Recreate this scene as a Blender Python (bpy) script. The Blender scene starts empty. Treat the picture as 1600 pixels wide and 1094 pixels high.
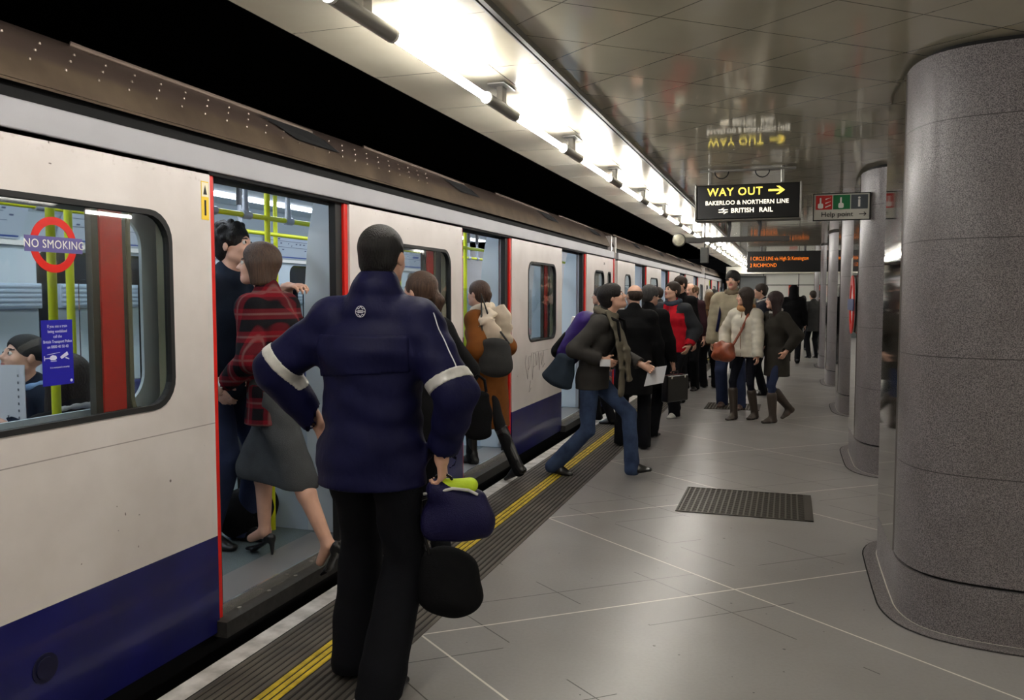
import bpy, bmesh, math, random, time
import numpy as np
from mathutils import Vector, Matrix
T0 = time.time()
random.seed(7)
scene = bpy.context.scene
COL = scene.collection

# ------------------------------------------------------------------ camera
cam_d = bpy.data.cameras.new('camera'); cam = bpy.data.objects.new('camera', cam_d); COL.objects.link(cam)
cam_d.lens = 29.25; cam_d.sensor_width = 36; cam_d.sensor_fit = 'HORIZONTAL'
cam_d.clip_start = .05; cam_d.clip_end = 200
_R = ((0.94917114, 0.02029604, -0.31410543), (0.31476047, -0.06120342, 0.94719586), (0., -0.99791894, -0.06448092))
cam.matrix_world = Matrix([[r[0], -r[1], -r[2], t] for r, t in zip(_R, (0, 0, 1.58))] + [[0, 0, 0, 1]])
scene.camera = cam
# ------------------------------------------------------------------ world, exposure
w = bpy.data.worlds.new('world'); scene.world = w; w.use_nodes = True
w.node_tree.nodes['Background'].inputs[0].default_value = (.5, .5, .55, 1)
w.node_tree.nodes['Background'].inputs[1].default_value = .004
scene.view_settings.view_transform = 'Standard'
scene.view_settings.look = 'None'
scene.view_settings.gamma = 1
scene.view_settings.exposure = 0.0
TUBE = 80.0          # platform fluorescent tubes
CARLIGHT = 15.0       # carriage ceiling light strips
SIGNLIGHT = 1.15

# ------------------------------------------------------------------ materials
MATS = {}
def srgb(c):
    return tuple(((x / 255 + .055) / 1.055) ** 2.4 if x > 10 else x / 255 / 12.92 for x in c)
def mat(name, col, rough=.5, metal=0., bump=0., scale=60., var=0., emit=0., trans=0., stretch=None, spec=.5, coat=0., varscale=None, hue2=None):
    if name in MATS: return MATS[name]
    m = bpy.data.materials.new(name); m.use_nodes = True; MATS[name] = m
    nt = m.node_tree; b = nt.nodes['Principled BSDF']
    c = srgb(col) + (1,)
    b.inputs['Base Color'].default_value = c
    b.inputs['Roughness'].default_value = rough; b.inputs['Metallic'].default_value = metal
    b.inputs['Specular IOR Level'].default_value = spec
    if coat: b.inputs['Coat Weight'].default_value = coat; b.inputs['Coat Roughness'].default_value = .05
    if emit: b.inputs['Emission Color'].default_value = c; b.inputs['Emission Strength'].default_value = emit
    if trans: b.inputs['Transmission Weight'].default_value = trans
    if bump or var:
        tc = nt.nodes.new('ShaderNodeTexCoord'); mp = nt.nodes.new('ShaderNodeMapping')
        nt.links.new(tc.outputs['Object'], mp.inputs[0])
        if stretch: mp.inputs['Scale'].default_value = stretch
        if bump:
            n = nt.nodes.new('ShaderNodeTexNoise'); n.inputs['Scale'].default_value = scale; n.inputs['Detail'].default_value = 4
            nt.links.new(mp.outputs[0], n.inputs['Vector'])
            bp = nt.nodes.new('ShaderNodeBump'); bp.inputs['Strength'].default_value = bump; bp.inputs['Distance'].default_value = .01
            nt.links.new(n.outputs['Fac'], bp.inputs['Height']); nt.links.new(bp.outputs[0], b.inputs['Normal'])
        if var:
            n2 = nt.nodes.new('ShaderNodeTexNoise'); n2.inputs['Scale'].default_value = varscale or scale * .3; n2.inputs['Detail'].default_value = 6
            nt.links.new(mp.outputs[0], n2.inputs['Vector'])
            mx = nt.nodes.new('ShaderNodeMix'); mx.data_type = 'RGBA'
            c2 = srgb(hue2) if hue2 else tuple(x * (1 - var) for x in c[:3])
            mx.inputs[6].default_value = tuple(min(1, x * (1 + var * .6)) for x in c[:3]) + (1,); mx.inputs[7].default_value = tuple(c2) + (1,)
            rp = nt.nodes.new('ShaderNodeMapRange'); rp.inputs[1].default_value = .3; rp.inputs[2].default_value = .7
            nt.links.new(n2.outputs['Fac'], rp.inputs[0]); nt.links.new(rp.outputs[0], mx.inputs[0]); nt.links.new(mx.outputs[2], b.inputs['Base Color'])
    return m
class G:                                    # tiny node-expression helper
    def __init__(s, m): s.nt = m.node_tree; s.b = s.nt.nodes['Principled BSDF']
    def m(s, op, a, b=None, c=None):
        n = s.nt.nodes.new('ShaderNodeMath'); n.operation = op
        for i, v in enumerate((a, b, c)):
            if v is None: continue
            if isinstance(v, (int, float)): n.inputs[i].default_value = v
            else: s.nt.links.new(v, n.inputs[i])
        return n.outputs[0]
    def xyz(s):
        t = s.nt.nodes.new('ShaderNodeTexCoord'); q = s.nt.nodes.new('ShaderNodeSeparateXYZ')
        s.nt.links.new(t.outputs['Object'], q.inputs[0]); s.obj = t.outputs['Object']; return q.outputs
    def noise(s, scale, detail=4, vec=None):
        n = s.nt.nodes.new('ShaderNodeTexNoise'); n.inputs['Scale'].default_value = scale; n.inputs['Detail'].default_value = detail
        s.nt.links.new(vec or s.obj, n.inputs['Vector']); return n.outputs['Fac']
    def mix(s, f, a, b):
        n = s.nt.nodes.new('ShaderNodeMix'); n.data_type = 'RGBA'
        for i, v in ((0, f), (6, a), (7, b)):
            if isinstance(v, (int, float)): n.inputs[i].default_value = v
            elif isinstance(v, tuple): n.inputs[i].default_value = v + (1,) if len(v) == 3 else v
            else: s.nt.links.new(v, n.inputs[i])
        return n.outputs[2]
    def ramp(s, v, a, b, lo=0., hi=1.):
        n = s.nt.nodes.new('ShaderNodeMapRange')
        for i, q in enumerate((a, b, lo, hi)): n.inputs[i + 1].default_value = q
        s.nt.links.new(v, n.inputs[0]); return n.outputs[0]
    def line(s, c, off, period, w):          # 1 on lines c = off + k*period
        f = s.m('FRACT', s.m('ADD', s.m('DIVIDE', s.m('SUBTRACT', c, off), period), .5))
        d = s.m('MULTIPLY', s.m('ABSOLUTE', s.m('SUBTRACT', f, .5)), period)
        return s.m('LESS_THAN', d, w)
    def out(s, inp, v): s.nt.links.new(v, s.b.inputs[inp])
    def bump(s, h, st=.3, dist=.01):
        n = s.nt.nodes.new('ShaderNodeBump'); n.inputs['Strength'].default_value = st; n.inputs['Distance'].default_value = dist
        s.nt.links.new(h, n.inputs['Height']); s.out('Normal', n.outputs[0])

# ------------------------------------------------------------------ object helpers
def tag(o, label=None, cat=None, group=None, kind=None):
    if label: o['label'] = label
    if cat: o['category'] = cat
    if group: o['group'] = group
    if kind: o['kind'] = kind
    return o
def empty(name, loc=(0, 0, 0), rz=0., label=None, cat=None, group=None):
    o = bpy.data.objects.new(name, None); COL.objects.link(o); o.empty_display_size = .1
    o.location = loc; o.rotation_euler = (0, 0, rz); return tag(o, label, cat, group)
def link(name, me, m, parent=None, smooth=False):
    o = bpy.data.objects.new(name, me); COL.objects.link(o)
    for q in (m if isinstance(m, (list, tuple)) else [m]): me.materials.append(q)
    if smooth: me.polygons.foreach_set('use_smooth', [True] * len(me.polygons))
    if parent: o.parent = parent
    return o
class MB:                                    # mesh builder
    def __init__(s): s.v = []; s.f = []; s.mi = []
    def add(s, vs, fs, mi=0):
        n = len(s.v); s.v += [tuple(v) for v in vs]; s.f += [tuple(i + n for i in f) for f in fs]; s.mi += [mi] * len(fs); return s
    def box(s, a, b, mi=0):
        x0, y0, z0 = a; x1, y1, z1 = b
        return s.add([(x0, y0, z0), (x1, y0, z0), (x1, y1, z0), (x0, y1, z0), (x0, y0, z1), (x1, y0, z1), (x1, y1, z1), (x0, y1, z1)],
                     [(0, 3, 2, 1), (4, 5, 6, 7), (0, 1, 5, 4), (1, 2, 6, 5), (2, 3, 7, 6), (3, 0, 4, 7)], mi)
    def tube(s, pts, r, n=12, mi=0, cap=True):
        pts = [Vector(p) for p in pts]; rr = r if isinstance(r, (list, tuple)) else [r] * len(pts); vs = []
        prev = None
        for i, p in enumerate(pts):
            d = (pts[min(i + 1, len(pts) - 1)] - pts[max(i - 1, 0)]).normalized()
            if prev is None: u = d.orthogonal().normalized()
            else: u = (prev - d * prev.dot(d)).normalized()
            prev = u; v = d.cross(u)
            for k in range(n):
                a = 2 * math.pi * k / n; vs.append(p + (u * math.cos(a) + v * math.sin(a)) * rr[i])
        fs = [(i * n + k, i * n + (k + 1) % n, (i + 1) * n + (k + 1) % n, (i + 1) * n + k) for i in range(len(pts) - 1) for k in range(n)]
        if cap: fs += [tuple(reversed(range(n))), tuple(range((len(pts) - 1) * n, len(pts) * n))]
        return s.add(vs, fs, mi)
    def prism(s, poly, h0, h1, ax, mi=0):    # poly (a,b) in the plane normal to axis ax
        def P(a, b, h): return {0: (h, a, b), 1: (a, h, b), 2: (a, b, h)}[ax]
        n = len(poly); vs = [P(a, b, h0) for a, b in poly] + [P(a, b, h1) for a, b in poly]
        fs = [tuple(range(n)), tuple(range(n, 2 * n))] + [(k, (k + 1) % n, n + (k + 1) % n, n + k) for k in range(n)]
        return s.add(vs, fs, mi)
    def build(s, name, m, parent=None, smooth=False, bevel=0., fix=True):
        me = bpy.data.meshes.new(name); me.from_pydata(s.v, [], s.f)
        me.polygons.foreach_set('material_index', s.mi)
        if fix:
            bm = bmesh.new(); bm.from_mesh(me); bmesh.ops.recalc_face_normals(bm, faces=bm.faces); bm.to_mesh(me); bm.free()
        o = link(name, me, m, parent, smooth)
        if smooth:
            md = o.modifiers.new('split', 'EDGE_SPLIT'); md.split_angle = math.radians(35)
        if bevel:
            md = o.modifiers.new('bevel', 'BEVEL'); md.width = bevel; md.segments = 2; md.limit_method = 'ANGLE'
        return o
def rrect(a0, a1, b0, b1, r, n=6):
    pts = []
    for cx, cy, s in ((a1 - r, b1 - r, 0), (a0 + r, b1 - r, 1), (a0 + r, b0 + r, 2), (a1 - r, b0 + r, 3)):
        for k in range(n + 1):
            t = math.pi / 2 * (s + k / n); pts.append((cx + r * math.cos(t), cy + r * math.sin(t)))
    return pts
def circle(cx, cy, r, n=32, ry=None):
    return [(cx + r * math.cos(2 * math.pi * k / n), cy + (ry or r) * math.sin(2 * math.pi * k / n)) for k in range(n)]
def plate(name, outer, holes, h0, h1, ax, m, parent=None, mi=0):
    """solid sheet with holes; outlines lie in the plane normal to ax"""
    bm = bmesh.new()
    def P(a, b, h): return {0: (h, a, b), 1: (a, h, b), 2: (a, b, h)}[ax]
    for loop in [outer] + holes:
        vs = [bm.verts.new(P(a, b, h0)) for a, b in loop]
        for i in range(len(vs)): bm.edges.new((vs[i], vs[(i + 1) % len(vs)]))
    bmesh.ops.triangle_fill(bm, use_beauty=True, edges=bm.edges[:])
    r = bmesh.ops.extrude_face_region(bm, geom=bm.faces[:])
    d = Vector(P(0, 0, h1 - h0))
    bmesh.ops.translate(bm, vec=d, verts=[e for e in r['geom'] if isinstance(e, bmesh.types.BMVert)])
    bmesh.ops.recalc_face_normals(bm, faces=bm.faces)
    me = bpy.data.meshes.new(name); bm.to_mesh(me); bm.free()
    return link(name, me, m, parent)
def text(body, size, origin, face, m, name, parent=None, align='LEFT', thick=.0015, bold=0., sx=1., tilt=0., space=1.):
    """lettering as a mesh. face 'E' reads along +y (faces +x); 'S' reads along +x (faces -y)"""
    cu = bpy.data.curves.new(name, 'FONT'); cu.body = body; cu.size = size; cu.align_x = align; cu.align_y = 'CENTER'
    cu.extrude = thick; cu.offset = bold; cu.space_character = space; cu.resolution_u = 3
    tmp = bpy.data.objects.new('tmp', cu); COL.objects.link(tmp)
    dg = bpy.context.evaluated_depsgraph_get(); me = bpy.data.meshes.new_from_object(tmp.evaluated_get(dg))
    bpy.data.objects.remove(tmp); me.name = name
    me.materials.clear()
    M = Matrix(((0, 0, 1, 0), (1, 0, 0, 0), (0, 1, 0, 0), (0, 0, 0, 1))) if face == 'E' else Matrix(((1, 0, 0, 0), (0, 0, -1, 0), (0, 1, 0, 0), (0, 0, 0, 1)))
    M = Matrix.Translation(origin) @ M @ Matrix.Rotation(tilt, 4, 'Z') @ Matrix.Diagonal((sx, 1, 1, 1))
    me.transform(M)
    return link(name, me, m, parent)

# ------------------------------------------------------------------ setting materials
m = mat('floor_stone', (125, 121, 115), .3); g = G(m); X, Y, Z = g.xyz()
cA = g.m('SUBTRACT', Y, g.m('MULTIPLY', X, .8)); cB = g.m('ADD', Y, g.m('MULTIPLY', X, .8))
white = g.m('MAXIMUM', g.line(cA, 4.75, 2.17, .0065), g.line(cB, 4.36, 2.17, .0065))
dark = g.m('MAXIMUM', g.line(cA, 4.4, .723, .004), g.line(cB, 4.02, .723, .004))
dark = g.m('MULTIPLY', dark, g.m('GREATER_THAN', g.noise(.9, 1), .5))
base = g.mix(g.ramp(g.noise(1.6, 3), .2, .8), srgb((140, 138, 136)), srgb((126, 123, 120)))
base = g.mix(g.m('MULTIPLY', g.ramp(g.noise(60, 2), .4, .7), .10), base, srgb((84, 81, 78)))
base = g.mix(g.m('GREATER_THAN', g.noise(34, 0), .86), base, srgb((60, 57, 54)))
base = g.mix(dark, base, srgb((48, 45, 42))); base = g.mix(g.m('MULTIPLY', white, .85), base, srgb((225, 220, 210)))
g.out('Base Color', base); g.out('Roughness', g.ramp(g.noise(2.5, 5), .2, .8, .29, .33)); g.bump(g.noise(40, 3), .03)
FLOOR = m
m = mat('ceiling_enamel', (150, 144, 128), .13); g = G(m); X, Y, Z = g.xyz()
cA = g.m('SUBTRACT', Y, g.m('MULTIPLY', X, .85)); cB = g.m('ADD', Y, g.m('MULTIPLY', X, .8))
ln = g.m('MAXIMUM', g.line(cA, 3.94, .56, .0042), g.line(cB, 3.64, .56, .0042))
base = g.mix(g.ramp(g.noise(1.4, 5), .3, .7), srgb((186, 180, 160)), srgb((172, 166, 147)))
g.out('Base Color', g.mix(g.m('MULTIPLY', ln, .75), base, srgb((52, 48, 40))))
g.out('Roughness', g.ramp(g.noise(6, 5), .3, .7, .05, .10)); g.bump(g.noise(2.6, 2), .05, .02); g.b.inputs['Specular IOR Level'].default_value = 1.0
CEIL = m
m = mat('soffit_enamel', (178, 172, 152), .22); g = G(m); X, Y, Z = g.xyz()
ln = g.m('MAXIMUM', g.line(Y, 3.97, .77, .003), g.m('LESS_THAN', g.m('ABSOLUTE', g.m('ADD', X, 1.42)), .004))
base = g.mix(g.ramp(g.noise(1.2, 5), .3, .7), srgb((178, 172, 154)), srgb((158, 152, 135)))
g.out('Base Color', g.mix(g.m('MULTIPLY', ln, .8), base, srgb((50, 46, 40)))); g.bump(g.noise(2.5, 2), .08, .02)
SOFFIT = m
m = mat('granite', (110, 106, 104), .38); g = G(m); X, Y, Z = g.xyz()
sp = g.noise(230, 2); sp2 = g.noise(5, 5)
base = g.mix(g.ramp(sp, .4, .6), srgb((136, 130, 130)), srgb((76, 72, 74)))
base = g.mix(g.m('MULTIPLY', g.ramp(sp2, .4, .75), .3), base, srgb((70, 64, 60)))
jl = g.line(Z, .76, .54, .0025)
base = g.mix(g.m('MULTIPLY', g.m('MULTIPLY', jl, g.m('GREATER_THAN', Z, .5)), .8), base, srgb((40, 37, 35)))
g.out('Base Color', base); g.out('Roughness', g.ramp(sp, .35, .65, .30, .42)); g.bump(sp, .08, .005)
GRANITE = m
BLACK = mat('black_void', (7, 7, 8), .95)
m = mat('carriage_paint', (210, 202, 192), .3, coat=.3); g = G(m); X, Y, Z = g.xyz()
cr = g.mix(g.ramp(g.noise(3, 6), .3, .75), srgb((218, 211, 207)), srgb((200, 192, 187)))
bl = g.mix(g.ramp(g.noise(5, 6), .3, .8), srgb((24, 26, 92)), srgb((18, 20, 70)))
sp = g.m('GREATER_THAN', g.noise(26, 1), .80)
base = g.mix(g.m('LESS_THAN', Z, .445), cr, bl)
base = g.mix(g.m('MULTIPLY', sp, .8), base, srgb((70, 55, 45)))
sm = g.m('MULTIPLY', g.m('GREATER_THAN', Z, 2.10), g.ramp(g.noise(40, 4), .56, .70))
base = g.mix(g.m('MULTIPLY', sm, .2), base, srgb((120, 90, 65)))
jn = g.m('LESS_THAN', g.m('ABSOLUTE', g.m('SUBTRACT', Z, .985)), .0022)
g.out('Base Color', g.mix(g.m('MULTIPLY', g.m('MULTIPLY', jn, g.m('GREATER_THAN', g.m('FRACT', g.m('DIVIDE', g.m('SUBTRACT', Y, 1.2), 3.15)), .55)), .6), base, srgb((90, 80, 75))))
PAINT = m
SILVER = mat('cantrail_aluminium', (146, 145, 149), .5, .1, var=.1, scale=6)
m = mat('roof_metal', (98, 84, 70), .42, .35); g = G(m); X, Y, Z = g.xyz()
base = g.mix(g.ramp(g.noise(4, 6), .3, .7), srgb((112, 97, 80)), srgb((82, 69, 58)))
base = g.mix(g.ramp(Z, 2.44, 2.47), base, srgb((84, 71, 64)))
g.out('Base Color', base); g.bump(g.noise(30, 3), .08)
ROOF = m
RED = mat('red_paint', (208, 28, 16), .35); RUBBER = mat('black_rubber', (14, 14, 15), .7)
GLASS = mat('glass', (235, 240, 238), .02, trans=1.); GLASS.node_tree.nodes['Principled BSDF'].inputs['IOR'].default_value = 1.45
LINING = mat('white_blue_lining', (196, 208, 216), .4); LINING2 = mat('ribbed_panel_grey', (176, 192, 208), .35)
YELLOW = mat('yellow_rail', (214, 220, 28), .35); DGREY = mat('dark_grey_plastic', (58, 58, 62), .45)
GREYM = mat('grey_metal', (120, 118, 112), .35, .6); STEEL = mat('polished_steel', (190, 188, 186), .05, 1.)
CARFLOOR = mat('speckled_floor_blue', (92, 104, 106), .5, var=.45, scale=120, varscale=160)
WHITE = mat('white_plain', (232, 230, 224), .4); BLUE = mat('sticker_blue', (26, 22, 150), .4)
OLIVE = mat('olive_window_frame', (120, 118, 92), .45); POCKET = mat('door_leaf_shaded', (74, 72, 66), .35, .3)  # pale door leaves coloured dark grey to paint in the pocket's shade
SEATM = mat('blue_seat_moquette', (38, 50, 110), .9, bump=.2, scale=200, var=.3)

# ------------------------------------------------------------------ the platform
Y0, Y1 = -6., 34.
def struct(o, label=None): o['kind'] = 'structure'; return o
struct(MB().box((-2.22, Y0, -.3), (3.6, Y1, 0)).build('floor', FLOOR))
mb = MB().box((-2.32, Y0, -.9), (-2.215, Y1, .0005))
EDGEW = mat('worn_white_paint', (206, 202, 198), .5, var=.25, scale=30, hue2=(150, 146, 140))
struct(mb.build('trim_1', [EDGEW]))
# tactile strip with real ridges
prof = []; x = -2.215; mats_ = []
YEL = mat('yellow_line_paint', (214, 184, 40), .5, var=.2, scale=40, hue2=(150, 128, 30)); TACT = mat('tactile_grey', (84, 78, 70), .5, var=.35, scale=14, hue2=(52, 48, 44)); GROOVE = mat('groove_dirt_and_shade', (26, 24, 22), .9)  # groove tone is dirt plus painted-in occlusion shade
V = []; F = []; MI = []
n = 18; wd = (2.215 - 1.59) / n
for k in range(n):
    xa = -2.215 + k * wd
    pts = [(xa, .0008, 1), (xa + wd * .3, .0008, None), (xa + wd * .38, .005, None), (xa + wd * .92, .005, None), (xa + wd, .0008, None)]
    mi = 0 if k in (7, 8, 9) else 1
    for q, mm in ((0, 2), (1, mi), (2, mi), (3, mi)):
        a, b = pts[q], pts[q + 1]; i = len(V)
        V += [(a[0], Y0, a[1]), (b[0], Y0, b[1]), (b[0], Y1, b[1]), (a[0], Y1, a[1])]; F.append((i, i + 1, i + 2, i + 3)); MI.append(mm)
mb = MB(); mb.v = V; mb.f = F; mb.mi = MI
struct(mb.build('trim_2', [YEL, TACT, GROOVE], fix=False))
# track bed, tunnel, walls
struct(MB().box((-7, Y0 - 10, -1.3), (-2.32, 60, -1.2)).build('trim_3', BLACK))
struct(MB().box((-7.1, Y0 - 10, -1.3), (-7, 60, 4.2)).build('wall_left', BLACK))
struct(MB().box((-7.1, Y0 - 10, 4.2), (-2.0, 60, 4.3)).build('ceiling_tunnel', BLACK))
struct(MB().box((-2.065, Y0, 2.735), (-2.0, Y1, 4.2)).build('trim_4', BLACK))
TILE = mat('right_wall_tile', (170, 165, 150), .3, var=.1, scale=4)
struct(MB().box((3.6, Y0, -.3), (3.7, Y1, 2.8)).build('wall_right', TILE))
struct(MB().box((-2.32, Y0 - .1, -.3), (3.7, Y0, 2.8)).build('wall_back', TILE))
# ceilings
struct(MB().box((-1.115, Y0, 2.72), (3.6, Y1, 2.8)).build('ceiling', CEIL))
struct(MB().box((-2.065, Y0, 2.715), (-1.165, Y1, 2.8)).build('ceiling_soffit', SOFFIT))
struct(MB().box((-1.165, Y0, 2.76), (-1.115, Y1, 2.8)).box((-1.16, Y0, 2.700), (-1.15, Y1, 2.77), 1).box((-1.132, Y0, 2.692), (-1.112, Y1, 2.77), 1).build('trim_5', [BLACK, GREYM]))
# far end wall
ENDW = mat('end_wall_panel', (205, 206, 200), .3)
o = struct(MB().box((-2.32, Y1, 0), (3.7, Y1 + .1, 2.45)).build('wall_front', ENDW))
struct(MB().box((-2.32, Y1 - .5, 2.45), (3.7, Y1 + .1, 2.72)).build('trim_6', mat('fascia_cream', (206, 204, 190), .5)))
mb = MB()
for xx in (-.95, .35, 1.7): mb.box((xx, Y1 - .012, 0), (xx + .025, Y1, 2.45))
for zz in (2.0, 1.1): mb.box((-2.3, Y1 - .014, zz), (3.6, Y1, zz + .03))
struct(mb.build('trim_7', BLACK))
e = empty('doorway', (-1.35, Y1 - .02, 0), label='grey recessed door at the far end of the platform beside the pale panels', cat='door')
MB().box((-.45, -.03, 0), (.45, 0, 2.3)).build('door_panel', mat('door_grey', (92, 96, 98), .5), e)
MB().box((-.5, -.06, 0), (-.45, 0, 2.35)).box((.45, -.06, 0), (.5, 0, 2.35)).box((-.5, -.06, 2.3), (.5, 0, 2.37)).build('door_frame', mat('frame_dark', (50, 52, 54), .5), e)
tag(MB().box((.0, Y1 - .03, 1.55), (.3, Y1 - .015, 2.0)).build('poster', mat('poster_red', (196, 60, 36), .5)), 'small red poster on the pale far end wall', 'poster')

# ------------------------------------------------------------------ pillars
def pillar(x0, y0, y1, wid, flat0, flat1, label, r=.42):
    e = empty('pillar', (x0 + wid / 2, (y0 + y1) / 2, 0), label=label, cat='pillar', group='granite pillars along the platform')
    cx, cy = x0 + wid / 2, (y0 + y1) / 2
    def outline(off):
        hw, hl = wid / 2, (y1 - y0) / 2; fl = flat0 - y0
        q = [(0, fl), (.012, fl * .74), (.045, fl * .5), (.1, fl * .32), (.19, fl * .19), (.33, fl * .1), (.55, fl * .04), (hw, 0)]
        Q = [(-hw + u, -hl + v) for u, v in q]                              # left-front quarter
        P_ = Q + [(-u, v) for u, v in reversed(Q[:-1])] + [(-u, -v) for u, v in Q] + [(u, -v) for u, v in reversed(Q[:-1])]
        P_ = [p for i, p in enumerate(P_) if (Vector(p) - Vector(P_[i - 1])).length > 1e-5]; n_ = len(P_); out = []
        P2_ = []
        for i in range(n_):                                                   # one Chaikin pass for roundness
            a_, b_ = Vector(P_[i]), Vector(P_[(i + 1) % n_])
            P2_ += [a_ * .75 + b_ * .25, a_ * .25 + b_ * .75]
        n_ = len(P2_)
        for i in range(n_):
            d = (P2_[(i + 1) % n_] - P2_[i - 1]).normalized(); nn = Vector((d.y, -d.x)); out.append(tuple(P2_[i] + nn * off))
        return out
    GR = mat('pillar_groove', (20, 18, 17), .9)
    MB().prism(outline(0), .27, 2.69, 2).build('shaft', GRANITE, e, smooth=True)
    MB().prism(outline(.0), 0, .255, 2).build('plinth', GRANITE, e, smooth=True)
    MB().prism(outline(-.02), .25, .275, 2).prism(outline(-.05), 2.68, 2.72, 2).build('groove', GR, e, smooth=True)
    MB().prism(outline(.075), 0, .007, 2).build('base_rim', GRANITE, e, smooth=True)
    a = outline(.083); b = outline(.075); mb = MB(); nn = len(a)
    mb.add([(p[0], p[1], .003) for p in a] + [(p[0], p[1], .003) for p in b], [(k, (k + 1) % nn, nn + (k + 1) % nn, nn + k) for k in range(nn)])
    mb.build('rim_joint', GR, e)
    a = outline(.006); b = outline(.0); mb = MB()
    mb.add([(p[0], p[1], .0085) for p in a] + [(p[0], p[1], .0085) for p in b], [(k, (k + 1) % nn, nn + (k + 1) % nn, nn + k) for k in range(nn)])
    mb.build('sealant_line', mat('sealant', (205, 200, 190), .5), e)
    MB().box((-wid / 2 - .006, flat0 - cy + .02, .275), (-wid / 2 + .02, flat1 - cy - .02, 2.68)).build('steel_panel', STEEL, e)
    return e
PL = [(.54, 4.13, 5.87, 1.7, 4.6, 5.4, 'huge granite pillar filling the right edge, nearest the camera'),
      (.61, 7.75, 9.6, 1.7, 8.3, 9.0, 'granite pillar behind the nearest one, with the roundel and help point sign'),
      (.67, 11.6, 13.4, 1.7, 12.2, 12.8, 'third granite pillar along the platform, carrying a white notice'),
      (.67, 15.4, 17.2, 1.7, 16., 16.6, 'fourth granite pillar along the platform'),
      (.67, 19.2, 21., 1.7, 19.8, 20.4, 'fifth granite pillar along the platform, beside the departure board'),
      (.67, 23.6, 25.4, 1.7, 24.2, 24.8, 'sixth granite pillar, the farthest, mostly hidden behind the others')]
for p in PL: pillar(*p)
# roundel on the second pillar's platform face
e = empty('roundel_sign', (.595, 8.65, 1.5), label='red and blue roundel fixed edge-on to the second pillar', cat='sign')
plate('red_ring', circle(0, 0, .28, 40), [circle(0, 0, .19, 40)], -.02, -.008, 0, RED, e)
MB().prism(circle(0, 0, .27, 32), -.008, 0, 0).build('backing', WHITE, e)
MB().box((-.03, -.36, -.055), (-.02, .36, .055)).build('name_bar', mat('bar_blue', (70, 84, 120), .4), e)
e = empty('notice', (.93, 11.62, 1.74), label='white notice plate with a black bar on the third pillar', cat='sign')
MB().prism(rrect(-.17, .19, 0, .34, .03), -.012, 0, 1).build('plate', WHITE, e)
MB().box((.0, -.016, .02), (.03, -.012, .25)).build('black_bar', BLACK, e)
MB().box((-.09, -.016, .29), (.03, -.012, .31)).build('caption', DGREY, e)

# ------------------------------------------------------------------ ceiling tubes
ORD = ['first', 'second', 'third', 'fourth', 'fifth', 'sixth', 'seventh', 'eighth', 'ninth', 'tenth', 'eleventh', 'twelfth', 'thirteenth', 'fourteenth', 'fifteenth', 'sixteenth', 'seventeenth', 'eighteenth', 'nineteenth', 'twentieth', 'twenty-first', 'twenty-second']
TUBEM = mat('tube_glow', (255, 251, 245), .5, emit=TUBE)
me_tube = None; HOUS = mat('tube_housing', (150, 148, 142), .35, .5)
k0 = -5; pitch = 1.545
proto = None; cnt = 0
def tube_light(yy):
    e = empty('tube_light', (-1.495, yy, 2.6))
    MB().tube([(0, 0, 0), (0, 1.08, 0)], .019, 14).build('tube', TUBEM, e, smooth=True)
    MB().tube([(0, -.455, 0), (0, -.02, 0)], .03, 18).build('housing', HOUS, e, smooth=True)
    for ya_ in (-.02, 1.065): MB().tube([(0, ya_, 0), (0, ya_ + .02, 0)], .030, 18).build('end_cap', mat('end_cap_white', (215, 213, 205), .35), e, smooth=True)
    MB().box((-.018, -.27, .02), (.018, -.2, .115)).box((-.05, -.33, .105), (.05, -.14, .115)).build('bracket', HOUS, e, bevel=.004)
    return e
def copy_tree(o, parent=None):
    c = o.copy(); COL.objects.link(c)
    if parent: c.parent = parent
    for ch in o.children: copy_tree(ch, c)
    return c
for k in range(k0, 20):
    yy = 3.02 + k * pitch
    if yy > 33: break
    t = tube_light(yy) if proto is None else copy_tree(proto)
    proto = proto or t
    t.location = (-1.495, yy, 2.6)
    idx = k + 1
    lab = ('fluorescent tube with cylindrical housing under the soffit, %s in the row from the camera' % ORD[idx]) if idx >= 0 else 'fluorescent tube under the soffit, overhead or behind the camera'
    tag(t, lab, 'light', 'fluorescent tube lights in a row')

for k in range(-3, 19):  # extra tube row added out of view for fill light from the right
    t = copy_tree(proto); t.location = (2.95, 3.02 + k * pitch, 2.6)
    tag(t, 'added fluorescent fill tube, unseen behind the pillars', 'light', 'added fill tubes behind the pillars')
# ------------------------------------------------------------------ signs
SB = mat('sign_black', (8, 8, 9), .3); SGY = mat('lit_yellow', (255, 228, 96), .5, emit=SIGNLIGHT); SGW = mat('lit_white', (255, 246, 226), .5, emit=SIGNLIGHT)
e = empty('way_out_sign', (-.36, 7.66, 2.25), label='black illuminated WAY OUT sign hanging from the ceiling', cat='sign')
MB().box((-.435, 0, .012), (.435, .16, .315)).build('casing', SB, e, bevel=.008)
MB().box((-.452, -.01, .0), (-.435, .17, .322)).box((.435, -.01, .0), (.452, .17, .322)).box((-.452, -.01, -.003), (.452, .17, .012)).build('frame', GREYM, e, bevel=.006)
text('WAY OUT', .096, (-.345, -.003, .248), 'S', SGY, 'yellow_lettering', e, bold=.0015, sx=.96, space=1.13)
mb = MB().box((.175, -.005, .243), (.285, -.001, .262))
mb.prism([(.24, .288), (.265, .288), (.312, .2525), (.265, .217), (.24, .217), (.287, .2525)], -.005, -.001, 1)
mb.build('arrow', SGY, e)
text('BAKERLOO & NORTHERN LINE', .051, (-.362, -.003, .155), 'S', SGW, 'white_lettering', e, bold=.001, sx=.95, space=1.05)
text('BRITISH', .055, (-.14, -.003, .085), 'S', SGW, 'white_lettering', e, bold=.0015, sx=1., space=1.05)
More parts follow.
